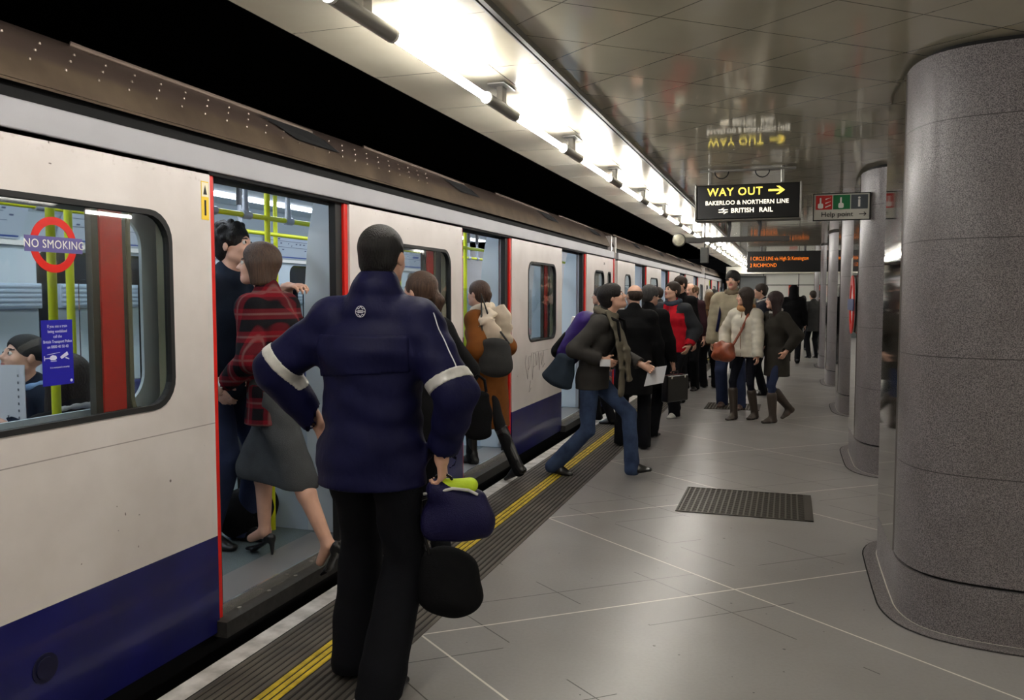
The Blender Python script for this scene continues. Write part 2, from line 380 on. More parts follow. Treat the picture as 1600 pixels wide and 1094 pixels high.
text('RAIL', .055, (.1, -.003, .085), 'S', SGW, 'white_lettering', e, bold=.0015, sx=1., space=1.05)
mb = MB()
for zz in (.075, .095): mb.box((-.245, -.005, zz - .0035), (-.165, -.001, zz + .0035))
mb.prism([(-.235, .095), (-.225, .095), (-.195, .112), (-.205, .112)], -.005, -.001, 1).prism([(-.215, .075), (-.205, .075), (-.185, .095), (-.195, .095)], -.005, -.001, 1).prism([(-.205, .058), (-.195, .058), (-.172, .075), (-.182, .075)], -.005, -.001, 1)
mb.build('rail_symbol', SGW, e)
MB().tube([(-.33, .08, .33), (-.33, .08, .47)], .016).tube([(.29, .08, .33), (.29, .08, .47)], .016).box((-.42, .05, .44), (.4, .11, .455)).build('hanger', GREYM, e)
mb = MB()
for cx in (-.23, .12):
    mb.tube([(cx + .06 * math.cos(a), .08, .44 - .06 * math.sin(a)) for a in [math.pi * q / 8 for q in range(9)]], .005, 6)
mb.build('cable', RUBBER, e)
for xx in (-.16, .1): MB().tube([(xx, .08, .012), (xx + .01, .08, -.04), (xx - .0, .08, -.14)], [.022, .014, .012]).build('lower_bracket', DGREY, e)
MB().box((-.54, .05, -.185), (.36, .11, -.14)).build('mounting_bar', mat('bar_grey', (74, 72, 70), .4, .4), e, bevel=.004)
e = empty('dome_camera', (-.955, 7.74, 2.09), label='round clouded camera dome on the left end of the bar under the WAY OUT sign', cat='camera')
MB().tube([(0, -.045, 0), (0, -.03, 0), (0, .03, 0)], [.052, .062, .05], 20).build('housing', GREYM, e, smooth=True)
MB().tube([(0, -.075, 0), (0, -.062, 0), (0, -.045, 0)], [.01, .035, .052], 20).build('lens_dome', mat('dome_glass', (226, 222, 200), .12, var=.4, scale=50), e, smooth=True)
MB().tube([(.03, 0, .02), (.1, 0, -.0)], .012).build('arm', GREYM, e)
e = empty('help_point_sign', (.2, 7.98, 2.26), label='red, green and grey Help point sign projecting from the second pillar', cat='sign')
MB().box((0, 0, 0), (.46, .03, .225)).build('panel', mat('sign_grey_white', (202, 200, 190), .4), e, bevel=.003)
MB().box((-.008, -.004, -.008), (.0, .034, .233)).box((.46, -.004, -.008), (.468, .034, .233)).box((-.008, -.004, .225), (.468, .034, .233)).box((-.008, -.004, -.008), (.468, .034, 0)).build('frame', SB, e)
MB().box((.015, -.003, .09), (.152, 0, .215)).build('red_square', mat('help_red', (190, 40, 36), .4), e)
MB().box((.16, -.003, .09), (.3, 0, .215)).build('green_square', mat('help_green', (18, 110, 62), .4), e)
MB().box((.308, -.003, .09), (.445, 0, .215)).build('grey_square', mat('help_grey', (78, 84, 90), .4), e)
for cx in (.055, .225):
    MB().prism(rrect(cx - .022, cx + .022, .1, .145, .012), -.006, -.003, 1).prism(rrect(cx - .008, cx + .006, .14, .195, .006), -.006, -.003, 1).build('pressing_hand', WHITE, e)
mb = MB()
for q in range(3): mb.prism([(.095 + q * .0, .105 + q * .035), (.14, .125 + q * .035), (.14, .133 + q * .03), (.095, .115 + q * .035)], -.006, -.003, 1)
mb.build('flame', WHITE, e)
text('i', .13, (.36, -.004, .15), 'S', WHITE, 'letter', e, bold=.003)
text('Help point', .062, (.06, -.004, .045), 'S', SB, 'lettering', e)
MB().box((.375, -.004, .041), (.425, -.001, .048)).prism([(.41, .062), (.418, .062), (.436, .0445), (.418, .027), (.41, .027), (.427, .0445)], -.004, -.001, 1).build('arrow', SB, e)
MB().box((.468, .005, .02), (.53, .025, .2)).build('bracket', GREYM, e)
e = empty('departure_board', (-.14, 21, 2.16), label='black dot-matrix departure board with orange letters hanging at the far pillars', cat='sign')
MB().box((-.83, 0, 0), (.83, .25, .5)).build('casing', SB, e, bevel=.01)
AMB = mat('amber_led', (255, 130, 20), .5, emit=.7)
text('1 CIRCLE LINE via High St Kensington', .125, (-.76, -.004, .32), 'S', AMB, 'first_row', e, sx=.68)
text('2 RICHMOND', .125, (-.76, -.004, .16), 'S', AMB, 'second_row', e, sx=.8)
MB().tube([(-.5, .12, .5), (-.5, .12, .56)], .03).tube([(.5, .12, .5), (.5, .12, .56)], .03).build('hanger', DGREY, e)
e = empty('loudspeaker', (-1.15, 12.2, 2.05), label='small grey box loudspeaker hanging below the light row', cat='loudspeaker')
MB().box((-.055, -.06, 0), (.055, .06, .22)).build('cabinet', mat('speaker_grey', (70, 72, 70), .5), e, bevel=.01)
MB().tube([(0, 0, .22), (0, 0, .66)], .01).build('rod', DGREY, e)

# ------------------------------------------------------------------ floor grates
def grate(x0, y0, x1, y1, label):
    e = empty('floor_grate', (x0, y0, 0), label=label, cat='grate', group='metal covers in the platform floor')
    W, D = x1 - x0, y1 - y0
    MB().box((0, 0, .0005), (W, D, .002)).build('pan', mat('grate_black', (22, 21, 20), .6), e)
    MB().box((0, 0, .001), (W, .012, .006)).box((0, D - .012, .001), (W, D, .006)).box((0, 0, .001), (.012, D, .006)).box((W - .06, 0, .001), (W, D, .006)).build('frame', mat('grate_frame', (66, 62, 56), .5, .5), e)
    mb = MB(); nx = int(W / .045)
    for i in range(nx):
        xx = .02 + i * (W - .09) / nx; mb.box((xx, .012, .001), (xx + .012, D - .012, .005))
    ny = int(D / .03)
    for j in range(ny):
        yy = .02 + j * (D - .03) / ny; mb.box((.012, yy, .001), (W - .06, yy + .008, .0045))
    mb.build('bars', mat('grate_bars', (80, 75, 66), .45, .5), e)
grate(-.76, 6.11, .2, 6.92, 'large dark metal grate set in the floor before the first pillar')
grate(-1.1, 11.9, -.35, 12.6, 'small metal grate in the floor under the three walking friends')

# ------------------------------------------------------------------ the train
XS = -2.55; XF = -5.45                        # platform side plane, far side plane
FZ = .08                                      # carriage floor height
ROOFP = [(-2.60, 2.347), (-2.615, 2.385), (-2.645, 2.45), (-2.68, 2.51), (-2.725, 2.556), (-2.8, 2.604), (-2.95, 2.655), (-3.2, 2.71), (-3.6, 2.765), (-4.0, 2.785), (-4.4, 2.765), (-4.8, 2.71), (-5.05, 2.655), (-5.2, 2.604), (-5.3, 2.5), (-5.4, 2.3)]
def sweep(mb, prof, ya, yb, mi=0):
    n = len(prof); return mb.add([(x, ya, z) for x, z in prof] + [(x, yb, z) for x, z in prof], [(k, k + 1, n + k + 1, n + k) for k in range(n - 1)], mi)
def carriage(ya, yb, openings, windows, label, detail):
    root = empty('train_carriage', (-4.0, (ya + yb) / 2, 0), label=label, cat='train', group='carriages of the standing train')
    Minv = Matrix.Translation((4.0, -(ya + yb) / 2, 0))
    def P(o, parent=root):                    # world-built mesh -> child of root
        o.data.transform(Minv); o.parent = parent; return o
    # side panels between the doorways, each with its window
    segs = []; cur = ya
    for a, b in openings: segs.append((cur, a)); cur = b
    segs.append((cur, yb))
    for (a, b), ws in zip(segs, windows):
        outer = [(a, 2.155)] if False else rrect(a, b, -.02, 2.155, .02, 2)
        holes = [rrect(w0, w1, z0, z1, r, 8) for w0, w1, z0, z1, r in ws]
        sp = P(plate('side_panel', outer, holes, XS - .028, XS, 0, PAINT))
        if detail:
            P(plate('inner_lining', rrect(a + .02, b - .02, .1, 2.2, .02, 2), [rrect(w0 + .02, w1 - .02, z0 + .02, z1 - .02, r, 8) for w0, w1, z0, z1, r in ws], XS - .16, XS - .145, 0, LINING))
        for w0, w1, z0, z1, r in ws:
            wf = P(plate('window_frame', rrect(w0 - .004, w1 + .004, z0 - .004, z1 + .004, r), [rrect(w0 + .018, w1 - .018, z0 + .018, z1 - .018, r - .01)], XS - .03, XS + .004, 0, RUBBER))
            MBp = MB().prism(rrect(w0 + .015, w1 - .015, z0 + .015, z1 - .015, r), XS - .018, XS - .013, 0)
            P(MBp.build('window_pane', GLASS), root)
    # doorways
    for a, b in openings:
        # leading edges of the open leaves
        for s, (q, o2) in ((1, (a, -1)), (-1, (b, 1))):
            e0, e1 = (q, q + .042) if s == 1 else (q - .042, q)
            r0, r1 = (q + .042, q + .066) if s == 1 else (q - .115, q - .042)
            if detail:
                l0, l1 = (q - .66, q) if s == 1 else (q, q + .66)
                h0, h1 = (q - .47, q - .26) if s == 1 else (q + .26, q + .47)
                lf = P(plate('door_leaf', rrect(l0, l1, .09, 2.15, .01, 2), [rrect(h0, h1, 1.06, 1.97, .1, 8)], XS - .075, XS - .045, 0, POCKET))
                P(plate('leaf_window_frame', rrect(h0 - .012, h1 + .012, 1.048, 1.982, .11, 8), [rrect(h0 + .01, h1 - .01, 1.07, 1.96, .09, 8)], XS - .078, XS - .04, 0, OLIVE))
                st = (l0 + .035, l0 + .15) if s == 1 else (l1 - .15, l1 - .035)
                P(MB().box((XS - .045, st[0], 1.0), (XS - .036, st[1], 2.05)).build('red_stripe', RED))
            P(MB().box((XS - .075, e0, .0), (XS - .012, e1, 2.15)).build('door_edge', RED, bevel=.004))
            P(MB().box((XS - .075, r0, .05), (XS - .03, r1, 2.15)).build('door_seal', RUBBER))
        # sill
        P(MB().box((XS - .30, a, FZ - .06), (XS - .04, b, FZ + .003)).build('threshold', mat('threshold_aluminium', (140, 138, 136), .4, .5)))
        P(MB().box((XS - .04, a, FZ - .07), (XS - .026, b, FZ + .006)).build('threshold_edge', mat('bright_edge', (220, 218, 212), .25, .9)))
        P(MB().box((XS - .028, a - .02, FZ - .12), (XS + .055, b + .02, FZ - .045)).build('step_board', mat('step_dark', (46, 44, 41), .6, var=.4, scale=90)))
        if detail:
            nb = 5
            for q in range(nb):
                yy = a + .15 + q * (b - a - .3) / (nb - 1)
                P(MB().tube([(XS + .0, yy, FZ - .045), (XS + .0, yy, FZ - .036)], .011, 10).build('step_bolt', mat('bright_edge', (220, 218, 212), .25, .9)))
    # cantrail, gutter gap, roof
    P(MB().box((XS - .05, ya, 2.155), (XS + .012, yb, 2.262)).build('cantrail', SILVER, bevel=.006))
    P(MB().box((XS - .045, ya, 2.14), (XS - .0, yb, 2.158)).build('door_header', BLACK))
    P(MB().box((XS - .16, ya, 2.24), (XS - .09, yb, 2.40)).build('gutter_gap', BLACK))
    mb = MB(); sweep(mb, ROOFP, ya, yb); sweep(mb, [(p[0], p[1] - .012) for p in ROOFP], ya, yb)
    mb.add([(-2.60, ya, 2.347), (-2.60, yb, 2.347), (-2.66, yb, 2.345), (-2.66, ya, 2.345)], [(0, 1, 2, 3)])
    o = P(mb.build('roof', ROOF)); o.data.polygons.foreach_set('use_smooth', [True] * len(o.data.polygons))
    # roof vents: recessed dark slot with a raised lip
    ysl = ya + 1.2; nv = 0
    vy = []
    for vy0 in ([3.55, 6.0, 8.7, 11.1] if detail else [ya + 1.6 + 3.15 * q for q in range(4)]):
        mb = MB()
        sl = [(-2.647, 2.451), (-2.68, 2.508), (-2.712, 2.540)]
        pts = []
        for (x, z), dy in zip(sl, (.28, .1, 0)): pts.append((x + .009, vy0 + .30 + dy, z + .009))
        for (x, z), dy in reversed(list(zip(sl, (.75, .62, .5)))): pts.append((x + .009, vy0 + .30 + dy, z + .009))
        mb.add(pts, [tuple(range(6))])
        P(mb.build('roof_vent', BLACK, fix=False))
        mb = MB().tube([(-2.78, vy0 - .85, 2.60), (-2.755, vy0 - .8, 2.588), (-2.735, vy0 + .3, 2.572), (-2.72, vy0 + .85, 2.556)], .011, 8)
        P(mb.build('vent_lip', mat('lip_metal', (128, 112, 100), .5, .3), smooth=True))
    if detail:                                # rivets on the near roof
        for row, (x, z) in enumerate(((-2.640, 2.442), (-2.668, 2.49), (-2.70, 2.531))):
            for k in range(26):
                yy = 1.9 + k * .16 + row * .05
                if yy > 7: continue
                P(MB().tube([(x, yy, z - .002), (x + .003, yy, z + .005)], [.007, .004], 8).build('rivet', mat('rivet_metal', (140, 128, 116), .4, .5)))
    # floor, inner ceiling, far side
    P(MB().box((XF + .05, ya + .05, FZ - .05), (XS - .15, yb - .05, FZ)).build('carriage_floor', CARFLOOR))
    P(MB().box((XF + .05, ya + .05, -.5), (XS - .1, yb - .05, FZ - .06)).build('underframe', BLACK))
    P(MB().box((XF + .4, ya + .05, 2.44), (XS - .5, yb - .05, 2.46)).build('inner_ceiling', LINING))
    mb = MB(); sweep(mb, [(XS - .12, 2.13), (XS - .2, 2.2), (XS - .5, 2.44)], ya + .05, yb - .05); sweep(mb, [(XF + .06, 2.02), (XF + .15, 2.2), (XF + .42, 2.44)], ya + .05, yb - .05)
    P(mb.build('cove_panel', LINING))
    wins = []; yy = ya + .7
    for (a, b), ws in zip(segs, windows):
        for w0, w1, z0, z1, r in ws: wins.append(rrect(w0, w1, 1.2, 1.93, .1, 6))
    for a, b in openings: wins.append(rrect(a + .12, (a + b) / 2 - .08, 1.15, 1.93, .1, 6)); wins.append(rrect((a + b) / 2 + .08, b - .12, 1.15, 1.93, .1, 6))
    P(plate('far_wall', rrect(ya + .05, yb - .05, .05, 2.15, .01, 2), wins, XF, XF + .06, 0, LINING))
    P(MB().box((XF + .02, ya + .1, 1.15), (XF + .03, yb - .1, 1.97)).build('far_glass', mat('dark_window', (30, 32, 34), .08)))
    # end walls
    for q in (ya, yb):
        P(MB().box((XF + .03, q - .02, -.3), (XS - .03, q + .02, 2.5)).build('end_wall', PAINT))
        P(MB().prism([(p[0], p[1]) for p in ROOFP] , q - .02, q + .02, 1).build('end_cap', ROOF))
    # ceiling lights
    for xx in (-3.45, -4.55):
        P(MB().box((xx - .06, ya + .4, 2.425), (xx + .06, yb - .4, 2.44)).build('ceiling_light', mat('carriage_light', (236, 244, 255), .5, emit=CARLIGHT)))
    return root, P

S = 3.15
c1op = [(.11, 1.39), (3.25, 4.54), (6.39, 7.69), (9.57, 10.84)]
WZ = (1.10, 1.94, .13)
c1w = [[(-1.5, -.2) + WZ], [(1.65, 2.985) + WZ], [(4.85, 6.14) + WZ], [(8.22, 9.3) + WZ], [(11.3, 11.95) + WZ, (12.2, 12.42) + WZ[:2] + (.06,)]]
car1, P1 = carriage(-1.85, 12.62, c1op, c1w, 'nearest train carriage with open doors and a NO SMOKING roundel in its window', True)
P1(MB().box((XS - .0, 12.6, 0), (XS + .012, 12.645, 2.15)).build('end_red_stripe', RED))
c2op = [(14.5, 15.8), (17.65, 18.95), (20.8, 22.1), (23.95, 25.25)]
c2w = [[(13.55, 14.1) + WZ], [(16.2, 17.2) + WZ], [(19.4, 20.4) + WZ], [(22.5, 23.5) + WZ], [(25.7, 26.6) + WZ]]
car2, P2 = carriage(12.95, 27.1, c2op, c2w, 'second train carriage from the camera, beyond the first gap in the roof line', False)
c3op = [(28.7, 30.0), (31.85, 33.15), (35., 36.3)]
c3w = [[(27.8, 28.3) + WZ], [(30.4, 31.4) + WZ], [(33.5, 34.5) + WZ], [(36.7, 37.7) + WZ]]
car3, P3 = carriage(27.45, 38.2, c3op, c3w, 'farthest train carriage near the end of the platform', False)
# marks on the near carriage
P1(plate('no_smoking_ring', circle(2.383, 1.768, .102, 40), [circle(2.383, 1.768, .073, 40)], XS - .010, XS - .008, 0, RED))
P1(MB().box((XS - .008, 2.257, 1.74), (XS - .006, 2.51, 1.797)).build('no_smoking_bar', mat('bar_violet_blue', (92, 84, 142), .5)))
P1(text('NO SMOKING', .044, (XS - .005, 2.384, 1.768), 'E', WHITE, 'no_smoking_lettering', align='CENTER', thick=.0005, bold=0., space=1.06, sx=.92))
P1(MB().box((XS - .010, 2.315, 1.252), (XS - .008, 2.452, 1.493)).build('police_sticker', BLUE))
PB = mat('sticker_white', (205, 205, 230), .5)
for i, (s_, z) in enumerate((('If you see a train', 1.47), ('being vandalised', 1.451), ('call the', 1.432), ('British Transport Police', 1.413), ('on 0800 40 50 40', 1.394))):
    P1(text(s_, .0155, (XS - .0075, 2.384, z), 'E', PB, 'sticker_lettering', align='CENTER', thick=.0003, sx=.85))
P1(text('It is everyone\'s security', .009, (XS - .0075, 2.39, 1.318), 'E', PB, 'sticker_lettering', align='CENTER', thick=.0003))
mb = MB()                                     # helicopter and camera drawings
def SP(pts): mb.prism(pts, XS - .008, XS - .0072, 0)
SP([(2.345, 1.352), (2.352, 1.346), (2.37, 1.346), (2.378, 1.352), (2.374, 1.361), (2.36, 1.364), (2.35, 1.361)]); SP([(2.323, 1.352), (2.35, 1.352), (2.35, 1.356), (2.323, 1.355)]); SP([(2.322, 1.345), (2.325, 1.345), (2.325, 1.363), (2.322, 1.363)]); SP([(2.335, 1.366), (2.392, 1.372), (2.392, 1.3735), (2.335, 1.3675)]); SP([(2.35, 1.341), (2.376, 1.341), (2.376, 1.343), (2.35, 1.343)])
SP([(2.392, 1.356), (2.399, 1.348), (2.43, 1.362), (2.424, 1.374)]); SP([(2.415, 1.35), (2.432, 1.344), (2.433, 1.348), (2.418, 1.354)])
P1(mb.build('sticker_drawing', PB))
P1(MB().prism(circle(2.44, 1.265, .0055, 16), XS - .008, XS - .0072, 0).build('sticker_crest', PB))
P1(MB().box((XS, 3.188, 1.93), (XS + .002, 3.238, 2.105)).build('door_sticker', mat('sticker_yellow', (232, 196, 40), .5)))
P1(MB().box((XS + .002, 3.19, 2.035), (XS + .0025, 3.236, 2.1)).build('door_sticker_panel', mat('sticker_cream', (232, 222, 190), .5)))
mb = MB(); mb.prism([(3.2, 2.045), (3.226, 2.045), (3.213, 2.088)], XS + .0025, XS + .003, 0); mb.prism([(3.207, 1.95), (3.219, 1.95), (3.219, 2.02), (3.207, 2.02)], XS + .002, XS + .003, 0)
P1(mb.build('warning_mark', RUBBER))
P1(MB().prism(circle(2.27, .225, .055, 24), XS, XS + .004, 0).prism(circle(2.27, .225, .04, 24), XS + .004, XS + .008, 0).build('filler_cap', mat('cap_blue', (14, 15, 48), .4)))
# graffiti scratched on the third panel
gr = [[(8.15, .97), (8.12, .9), (8.16, .8), (8.2, .72), (8.23, .95), (8.3, .96), (8.28, .85), (8.22, .82)], [(8.34, .98), (8.37, .7), (8.42, .9), (8.4, .98), (8.47, .97), (8.47, .84), (8.4, .83)], [(8.5, .98), (8.53, .84), (8.59, .98), (8.62, .78), (8.66, .96)], [(8.7, .97), (8.71, .83), (8.78, .98), (8.76, .8), (8.84, .84)], [(8.3, .7), (8.25, .58), (8.32, .62)]]
for l in gr: P1(MB().tube([(XS + .001, y, z) for y, z in l], .0022, 5).build('scribble', mat('scribble_grey', (98, 92, 88), .8)))
text_num = P1(text('5703', .05, (XS + .0005, 11.9, 2.05), 'E', RUBBER, 'car_number', thick=.0004))
# interior of the near carriage: poles, rails, straps, maps, ribbed panels, screens, seats
def rail(x, z, ya, yb): P1(MB().tube([(x, ya, z), (x, yb, z)], .0165, 14).build('grab_rail', YELLOW, smooth=True))
for x, z in ((-3.12, 2.07), (-3.9, 2.07)): rail(x, z, -1.5, 12.3)
for x, y in ((-2.95, 2.73), (-3.25, 3.11), (-3.12, 4.52), (-4.2, 6.2), (-3.12, 7.9), (-4.2, 8.6), (-3.12, 10.9), (-4.2, 5.2), (-3.12, 6.1)):
    P1(MB().tube([(x, y, FZ), (x, y, 2.44)], .0185, 14).build('grab_pole', YELLOW, smooth=True))
for x in (-3.12, -3.9):
    for y in (3.55, 3.98, 4.3, 4.75, 5.3, 6.9, 7.2, 10.0, 10.3):
        st = P1(MB().tube([(x + .0, y, 2.44), (x, y, 2.40), (x, y, 2.39), (x, y, 2.26)], [.03, .03, .022, .024], 14).build('ceiling_mount', DGREY, smooth=True))
        P1(MB().tube([(x, y - .04, 2.07), (x, y + .04, 2.07)], .025, 14).tube([(x, y, 2.08), (x, y, 2.26)], [.022, .013], 12).build('rail_clamp', mat('clamp_grey', (168, 172, 184), .35, .3), smooth=True))
MAPM = mat('line_map_paper', (198, 208, 220), .45); MAPI = mat('line_map_ink', (90, 100, 130), .5); MAPB = mat('line_map_blue', (58, 84, 160), .5)
random.seed(3)
for ys in (2.6, 5.0, 7.6, 10.2):
    P1(MB().add([(XF + .08, ys, 2.0), (XF + .08, ys + 2.1, 2.0), (XF + .2, ys + 2.1, 2.27), (XF + .2, ys, 2.27)], [(0, 1, 2, 3)]).build('line_map', MAPM, fix=False))
    mb = MB()
    def mark(y, t, w, h, mi):
        x = XF + .084 + .12 * t; z = 2.0 + .27 * t; mb.add([(x, y, z), (x, y + w, z), (x + .12 * h / .27, y + w, z + h), (x + .12 * h / .27, y, z + h)], [(0, 1, 2, 3)], mi)
    mark(ys + .02, .04, 2.06, .012, 1); mark(ys + .05, .45, 1.9, .004, 0); mark(ys + .1, .68, 1.8, .004, 0)
    for q in range(26): mark(ys + .08 + q * .075, random.choice((.34, .5, .58, .74)), random.uniform(.015, .045), .012, 0)
    mark(ys + 1.1, .52, .2, .025, 1); mark(ys + 1.45, .50, .18, .025, 1)
    P1(mb.build('map_print', [MAPI, MAPB], fix=False))
P1(MB().box((XF + .06, -1.7, 1.955), (XF + .1, 12.4, 1.99)).build('map_ledge', WHITE))
for ya_, yb_ in ((1.4, 4.25), (4.4, 6.6), (6.8, 9.7), (9.9, 12.2)):
    o = P1(MB().box((-4.72, ya_, 1.5), (-4.68, yb_, 1.665)).build('ribbed_panel', LINING2, bevel=.005))
    mb = MB()
    for q in range(5): mb.box((-4.683, ya_ + .01, 1.512 + q * .031), (-4.672, yb_ - .01, 1.530 + q * .031))
    P1(mb.build('panel_ribs', LINING2, bevel=.003))
    P1(MB().box((-4.76, ya_, .95), (-4.71, yb_, 1.5)).build('back_panel', LINING, bevel=.01)); P1(MB().box((-4.76, ya_, .5), (-4.70, yb_, .95)).build('seat_back', SEATM, bevel=.02))
    P1(MB().box((-4.72, ya_, .42), (-4.28, yb_, .54)).build('seat_cushion', SEATM, bevel=.03))
    P1(MB().box((-4.70, ya_ + .02, FZ), (-4.34, yb_ - .02, .42)).build('seat_base', mat('seat_base_grey', (70, 74, 80), .5)))
# windscreens beside the doorways (curved-top panels across the carriage)
for a, b in c1op:
    for y in (a - .06, b + .06):
        pts = [(-2.66, FZ), (-2.66, 2.35), (-2.78, 2.35), (-2.82, 2.2), (-2.87, 1.95), (-2.9, 1.6), (-2.9, FZ)]
        P1(MB().prism(pts, y - .02, y + .02, 1).build('draught_screen', LINING, bevel=.005))
        P1(MB().box((-3.28, y - .006, .75), (-2.92, y + .006, 1.66)).build('screen_glass', GLASS))
        P1(MB().box((-3.3, y - .015, FZ), (-2.9, y + .015, .75)).build('screen_panel', LINING2))
    # near-side bench behind each side panel
for (a, b) in ((1.5, 3.1), (4.7, 6.25), (7.85, 9.45), (11.0, 12.3)):
    P1(MB().box((-3.2, a + .05, .42), (-2.76, b - .05, .54)).build('seat_cushion', SEATM, bevel=.03))
    P1(MB().box((-3.14, a + .07, FZ), (-2.8, b - .07, .42)).build('seat_base', mat('seat_base_grey', (70, 74, 80), .5)))
    P1(MB().box((-2.77, a + .05, .5), (-2.72, b - .05, 1.05)).build('seat_back', SEATM, bevel=.02))
# simple screens and poles seen through the doors of the farther carriages
for ops, PP in ((c2op, P2), (c3op, P3)):
    for a, b in ops:
        PP(MB().prism([(-2.66, FZ), (-2.66, 2.35), (-2.8, 2.35), (-2.95, 1.9), (-3.2, 1.6), (-3.2, FZ)], b + .03, b + .07, 1).build('draught_screen', LINING))
        PP(MB().tube([(-3.2, b, FZ), (-3.2, b, 2.44)], .0185).build('grab_pole', YELLOW))

# ------------------------------------------------------------------ people: implicit surfaces meshed with surface nets
def nrm(v): v = np.asarray(v, float); return v / (np.linalg.norm(v) + 1e-9)
class SDF:
    def __init__(s, res=.009, noise=0., seed=0): s.res = res; s.p = []; s.noise = noise; s.seed = seed; s.post = []
    def cone(s, a, b, ra, rb=None, right=None, k=.02, op='u', rend=None):
        """elliptic cone from a to b. ra/rb = radius or (rx, ry); rx is along 'right'"""
        rb = ra if rb is None else rb
        ra = ra if isinstance(ra, tuple) else (ra, ra); rb = rb if isinstance(rb, tuple) else (rb, rb)
        s.p.append(('c', np.array(a, float), np.array(b, float), ra, rb, right, k, op, rend)); return s
    def ell(s, c, r, R=None, k=.015, op='u'):
        r = (r, r, r) if not isinstance(r, tuple) else r
        s.p.append(('e', np.array(c, float), np.array(r, float), np.eye(3) if R is None else np.array(R, float), k, op)); return s
    def plane(s, n, c, lim=None): s.post.append((np.array(n, float), np.array(c, float), lim)); return s   # keep n.(p-c) < 0
    def _bb(s, q):
        if q[0] == 'c':
            R = max(*q[3], *q[4]); lo = np.minimum(q[1], q[2]) - R; hi = np.maximum(q[1], q[2]) + R
        else: R = q[2].max(); lo = q[1] - R; hi = q[1] + R
        return lo, hi
    def mesh(s, off=0., keep=None):
        h = s.res; bb = [s._bb(q) for q in s.p if q[-2 if q[0] == 'c' else -1] == 'u']
        lo = np.min([b[0] for b in bb], 0) - 3 * h; hi = np.max([b[1] for b in bb], 0) + 3 * h
        n = np.ceil((hi - lo) / h).astype(int) + 1
        F = np.full(n, .5, np.float32); ax = [lo[i] + h * np.arange(n[i]) for i in range(3)]
        for q in s.p:
            k = q[6] if q[0] == 'c' else q[4]; op = q[7] if q[0] == 'c' else q[5]
            l, u = s._bb(q); m_ = k + 2.5 * h
            i0 = np.maximum(np.floor((l - m_ - lo) / h).astype(int), 0); i1 = np.minimum(np.ceil((u + m_ - lo) / h).astype(int) + 1, n)
            if (i1 <= i0).any(): continue
            P = np.stack(np.meshgrid(*[ax[i][i0[i]:i1[i]] for i in range(3)], indexing='ij'), -1)
            if q[0] == 'c':
                a, b, ra, rb = q[1], q[2], q[3], q[4]; ab = b - a; L2 = ab @ ab + 1e-12; v = P - a
                t = np.clip((v @ ab) / L2, 0, 1); v = v - t[..., None] * ab
                rx = ra[0] + (rb[0] - ra[0]) * t; ry = ra[1] + (rb[1] - ra[1]) * t
                if q[5] is None: d = np.sqrt((v * v).sum(-1)) - rx
                else:
                    A = nrm(ab); r_ = nrm(np.array(q[5]) - A * (np.array(q[5]) @ A)); f_ = np.cross(A, r_)
                    vr = v @ r_; vf = v @ f_; va = v @ A; re = q[8] or np.minimum(rx, ry)
                    d = (np.sqrt((vr / rx) ** 2 + (vf / ry) ** 2 + (va / re) ** 2) - 1) * np.minimum(rx, ry)
            else:
                v = (P - q[1]) @ q[3]; k0 = np.sqrt(((v / q[2]) ** 2).sum(-1)); k1 = np.sqrt(((v / q[2] ** 2) ** 2).sum(-1)) + 1e-9; d = k0 * (k0 - 1) / k1
            sl = tuple(slice(i0[i], i1[i]) for i in range(3)); W = F[sl]
            if op == 'u':
                hh = np.maximum(k - np.abs(W - d), 0) / k; F[sl] = np.minimum(W, d) - hh * hh * k * .25
            else:
                d = -d; hh = np.maximum(k - np.abs(W - d), 0) / k; F[sl] = np.maximum(W, d) + hh * hh * k * .25
        if s.noise:
            rs = np.random.RandomState(s.seed); X_, Y_, Z_ = np.meshgrid(*ax, indexing='ij', sparse=True)
            N = 0
            for q in range(5):
                kx, ky, kz = rs.uniform(-1, 1, 3) * (16, 16, 34) * (1 + q * .35); ph = rs.uniform(0, 6, 2)
                N = N + np.sin(kx * X_ + ky * Y_ + kz * Z_ + ph[0] + 1.6 * np.sin(9 * Z_ + 7 * X_ - 6 * Y_ + ph[1])) / (1 + .5 * q)
            F += (s.noise * N).astype(np.float32)
        F -= off
        if keep is not None: F = np.maximum(F, keep(*np.meshgrid(*ax, indexing='ij', sparse=True)).astype(np.float32))
        for nv, c, lim in s.post:
            X_, Y_, Z_ = np.meshgrid(*ax, indexing='ij', sparse=True)
            F = np.maximum(F, (nv[0] * (X_ - c[0]) + nv[1] * (Y_ - c[1]) + nv[2] * (Z_ - c[2])).astype(np.float32))
        F[0] = F[-1] = .5; F[:, 0] = F[:, -1] = .5; F[:, :, 0] = F[:, :, -1] = .5
        return nets(F, lo, h)
